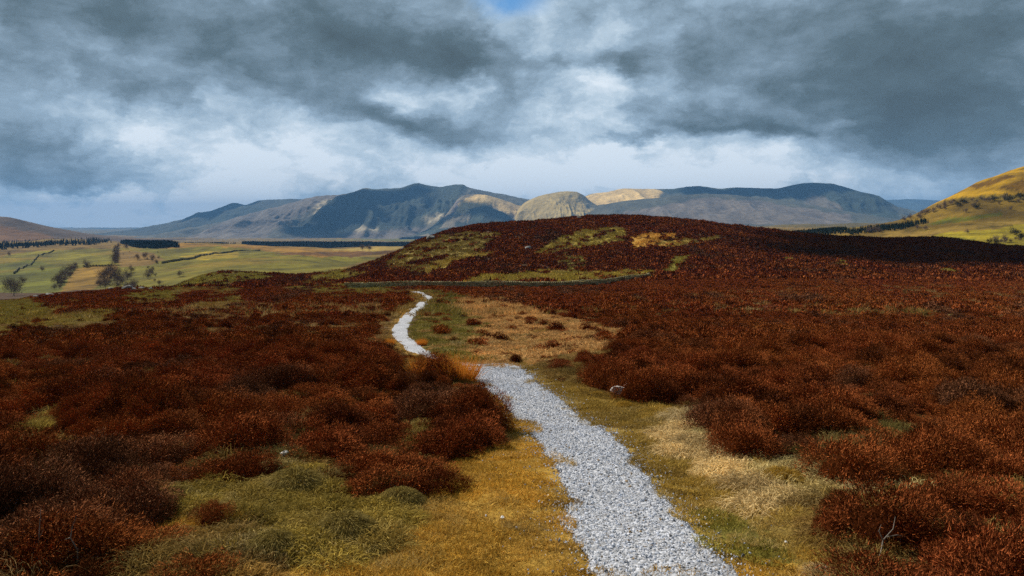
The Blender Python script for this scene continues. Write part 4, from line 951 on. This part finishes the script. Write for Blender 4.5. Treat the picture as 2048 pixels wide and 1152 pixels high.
# cloud-deck coordinates: clouds crowd together towards the horizon
den = mth('ADD', mth('MAXIMUM', sp_.outputs[2], 0.0), .30)
cx_, cy_ = mth('DIVIDE', sp_.outputs[0], den), mth('DIVIDE', sp_.outputs[1], den)
cv = N(nt, 'ShaderNodeCombineXYZ'); L(cx_, cv.inputs[0]); L(cy_, cv.inputs[1])
def noise(vec, scale, detail=6, rough=.55, dist=0.0, off=0.0):
    n = N(nt, 'ShaderNodeTexNoise'); n.inputs['Scale'].default_value = scale; n.inputs['Detail'].default_value = detail; n.inputs['Roughness'].default_value = rough; n.inputs['Distortion'].default_value = dist
    mp = N(nt, 'ShaderNodeMapping'); mp.inputs['Location'].default_value = (off, off * .7, off * .3); L(vec, mp.inputs[0]); L(mp.outputs[0], n.inputs['Vector'])
    return n
n1 = noise(cv.outputs[0], 1.5, 7, .55, .3, 3.1); n2 = noise(cv.outputs[0], 4.2, 8, .6, .2, 7.7)
ae = N(nt, 'ShaderNodeCombineXYZ'); L(az, ae.inputs[0]); L(mth('MULTIPLY', el, 1.7), ae.inputs[1])
nw = noise(ae.outputs[0], 5.5, 9, .66, 0, 1.3); ws = N(nt, 'ShaderNodeSeparateColor'); L(nw.outputs['Color'], ws.inputs[0])
nf = noise(ae.outputs[0], 9, 12, .68, .6, 5.9)
azw = mth('ADD', az, mth('MULTIPLY', mth('SUBTRACT', ws.outputs[0], .5), .20)); elw = mth('ADD', el, mth('MULTIPLY', mth('SUBTRACT', ws.outputs[1], .5), .10))
BL = [ # photo px, py, half width, half height, tilt deg (clockwise positive on the photo), amount
 (430,80,330,75,14,-.42),(190,170,200,38,12,-.36),(60,60,160,80,0,-.10),(800,100,240,75,12,-.50),(650,40,120,60,0,-.10),(960,120,130,45,8,-.22),(110,320,170,38,8,-.40),(200,350,170,18,4,-.22),
 (60,250,160,40,10,-.16),(860,235,170,24,6,-.24),(1450,250,190,26,8,-.30),(1240,275,130,18,4,-.22),(1300,300,100,10,0,-.12),(1640,140,250,100,20,-.30),(1960,150,190,150,0,-.42),(1850,270,240,70,10,-.20),(1280,115,60,26,0,-.20),(1160,110,60,20,0,-.12),(1410,70,60,50,0,-.12),
 (840,180,110,40,12,.55),(1165,205,85,70,20,.5),(1100,60,170,60,10,.16),(1060,340,180,50,0,.26),(1350,350,330,26,0,.26),(1500,290,150,22,0,.14),(1690,250,60,10,0,.14),(560,330,260,60,0,.12),(450,250,200,60,10,.10),(400,370,140,36,0,.16),(60,390,150,40,0,.14),(1380,20,100,50,0,.06),(1230,300,90,12,0,.1),(1480,375,400,24,0,.16),
 (560,85,90,45,20,.26),(560,290,300,80,4,.20),(350,400,120,50,0,.14),(200,440,330,45,0,.2),(1000,300,200,50,0,.08),(1500,340,300,30,0,.1),(1258,300,70,10,-4,.26),(1400,272,60,14,0,.28),(1535,300,50,20,0,.22),(975,180,36,26,0,.3),(1060,345,110,34,0,.2),(1235,118,34,20,0,-.26),(1284,122,22,24,0,-.24),(1235,286,110,9,-3,-.26),
 (1450,262,150,13,4,-.3),(840,245,110,18,6,-.2),(190,362,110,9,3,-.26),(320,195,60,14,0,-.2),(70,140,60,30,20,.16),(330,275,160,30,10,.14),(520,300,60,36,0,.1),(1700,300,60,40,0,.08),(1120,110,50,18,0,-.14),(1400,130,40,40,0,-.12),(1330,180,70,30,0,.14),
 (1850,370,150,26,0,.05),(980,170,40,22,0,.12),(20,130,60,40,0,.10),
]
acc = None
for px, py, hw, hh, tilt, amt in BL:
    a0 = math.atan2(px - CX, F); e0 = math.atan2((HY - py), math.hypot(F, px - CX)); sa = hw / F; se = hh / F; th = math.radians(tilt)
    dx = mth('SUBTRACT', azw, a0); dy = mth('SUBTRACT', elw, e0)
    X_ = mth('MULTIPLY_ADD', dx, math.cos(th) / sa, mth('MULTIPLY', dy, -math.sin(th) / sa)); Y_ = mth('MULTIPLY_ADD', dx, math.sin(th) / se, mth('MULTIPLY', dy, math.cos(th) / se))
    r2 = mth('ADD', mth('MULTIPLY', X_, X_), mth('MULTIPLY', Y_, Y_))
    amt = amt * (.86 if amt < 0 else 1)
    gs = mth('MULTIPLY', mth('EXPONENT', mth('MULTIPLY', mth('POWER', r2, 1.5), -.55)), amt)
    acc = gs if acc is None else mth('ADD', acc, gs)
b0 = mth('ADD', mth('ADD', acc, .735), mth('MULTIPLY', mth('EXPONENT', mth('MULTIPLY', mth('MAXIMUM', el, 0.0), -14.0)), .38))
b1 = mth('ADD', b0, mth('MULTIPLY', mth('SUBTRACT', n1.outputs['Fac'], .5), .34)); b2 = mth('ADD', b1, mth('MULTIPLY', mth('SUBTRACT', n2.outputs['Fac'], .5), .34))
vb = N(nt, 'ShaderNodeTexVoronoi'); vb.feature = 'SMOOTH_F1'; vb.inputs['Scale'].default_value = 13; vb.inputs['Smoothness'].default_value = .6; vb.inputs['Detail'].default_value = 4; vb.inputs['Roughness'].default_value = .6
wv = N(nt, 'ShaderNodeVectorMath', operation='MULTIPLY_ADD'); L(nw.outputs['Color'], wv.inputs[0]); wv.inputs[1].default_value = (.16, .12, .1); L(ae.outputs[0], wv.inputs[2]); L(wv.outputs[0], vb.inputs['Vector'])
vbf = mth('MULTIPLY', mth('SUBTRACT', .45, vb.outputs['Distance']), .42)
b2 = mth('ADD', b2, mth('MULTIPLY', vbf, mth('MULTIPLY_ADD', mth('MAXIMUM', b2, 0.0), .7, .25)))
# unseen sky behind and overhead darkened to cut the fill light
bk = N(nt, 'ShaderNodeMapRange'); bk.inputs[1].default_value = .62; bk.inputs[2].default_value = .0; bk.inputs[3].default_value = 0; bk.inputs[4].default_value = .42; L(sp_.outputs[1], bk.inputs[0])
b2 = mth('SUBTRACT', b2, bk.outputs[0])
b3 = mth('ADD', b2, mth('MULTIPLY', mth('SUBTRACT', nf.outputs['Fac'], .5), .42))
ramp = N(nt, 'ShaderNodeValToRGB'); cr = ramp.color_ramp; cr.interpolation = 'LINEAR'
stops = [(0.0, (.068, .095, .105)), (.18, (.095, .138, .162)), (.38, (.180, .25, .31)), (.58, (.295, .40, .50)), (.78, (.47, .58, .675)), (1.0, (.70, .78, .85))]
cr.elements[0].position = 0; cr.elements[0].color = (*stops[0][1], 1); cr.elements[1].position = 1; cr.elements[1].color = (*stops[-1][1], 1)
for p_, c_ in stops[1:-1]: e_ = cr.elements.new(p_); e_.color = (*c_, 1)
L(b3, ramp.inputs[0])
# small gap of blue sky near the top
azg = mth('ADD', az, mth('MULTIPLY', mth('SUBTRACT', nf.outputs['Fac'], .5), .09)); gx = mth('DIVIDE', mth('SUBTRACT', azg, math.atan2(1022 - CX, F)), 66 / F); gy = mth('DIVIDE', mth('SUBTRACT', mth('ADD', el, mth('MULTIPLY', mth('SUBTRACT', nf.outputs['Fac'], .5), .07)), math.atan2(438, F)), 40 / F)
gap = mth('EXPONENT', mth('MULTIPLY', mth('ADD', mth('MULTIPLY', gx, gx), mth('MULTIPLY', gy, gy)), -1.0))
mrg = N(nt, 'ShaderNodeMapRange'); mrg.inputs[1].default_value = .15; mrg.inputs[2].default_value = 1.0; L(gap, mrg.inputs[0])
sk = N(nt, 'ShaderNodeVectorMath', operation='SCALE'); L(sky.outputs[0], sk.inputs[0]); sk.inputs['Scale'].default_value = .10
mx = N(nt, 'ShaderNodeMix', data_type='RGBA'); tint_ = N(nt, 'ShaderNodeVectorMath', operation='MULTIPLY'); L(sk.outputs[0], tint_.inputs[0]); tint_.inputs[1].default_value = (.42, .72, .95)
L(mrg.outputs[0], mx.inputs['Factor']); L(ramp.outputs[0], mx.inputs['A']); L(tint_.outputs[0], mx.inputs['B'])
L(mx.outputs['Result'], bg.inputs['Color']); bg.inputs['Strength'].default_value = 1.0

# ------------------------------------------------------------------ camera
cam = bpy.data.cameras.new('camera'); cam.sensor_width = 36; cam.lens = F / 2048 * 36; cam.shift_y = -(576 - HY) / 2048; cam.clip_start = .05; cam.clip_end = 60000
co = bpy.data.objects.new('camera', cam); COL.objects.link(co); co.rotation_euler = (math.radians(90), 0, 0); scene.camera = co
scene.render.resolution_x, scene.render.resolution_y = 1024, 576
scene.view_settings.view_transform = 'Standard'; scene.view_settings.look = 'None'; scene.view_settings.exposure = 0.22; scene.view_settings.gamma = 1
scene.cycles.use_denoising = False
scene.cycles.max_bounces = 5; scene.cycles.diffuse_bounces = 2; scene.cycles.transmission_bounces = 2; scene.cycles.transparent_max_bounces = 4; scene.cycles.volume_bounces = 0
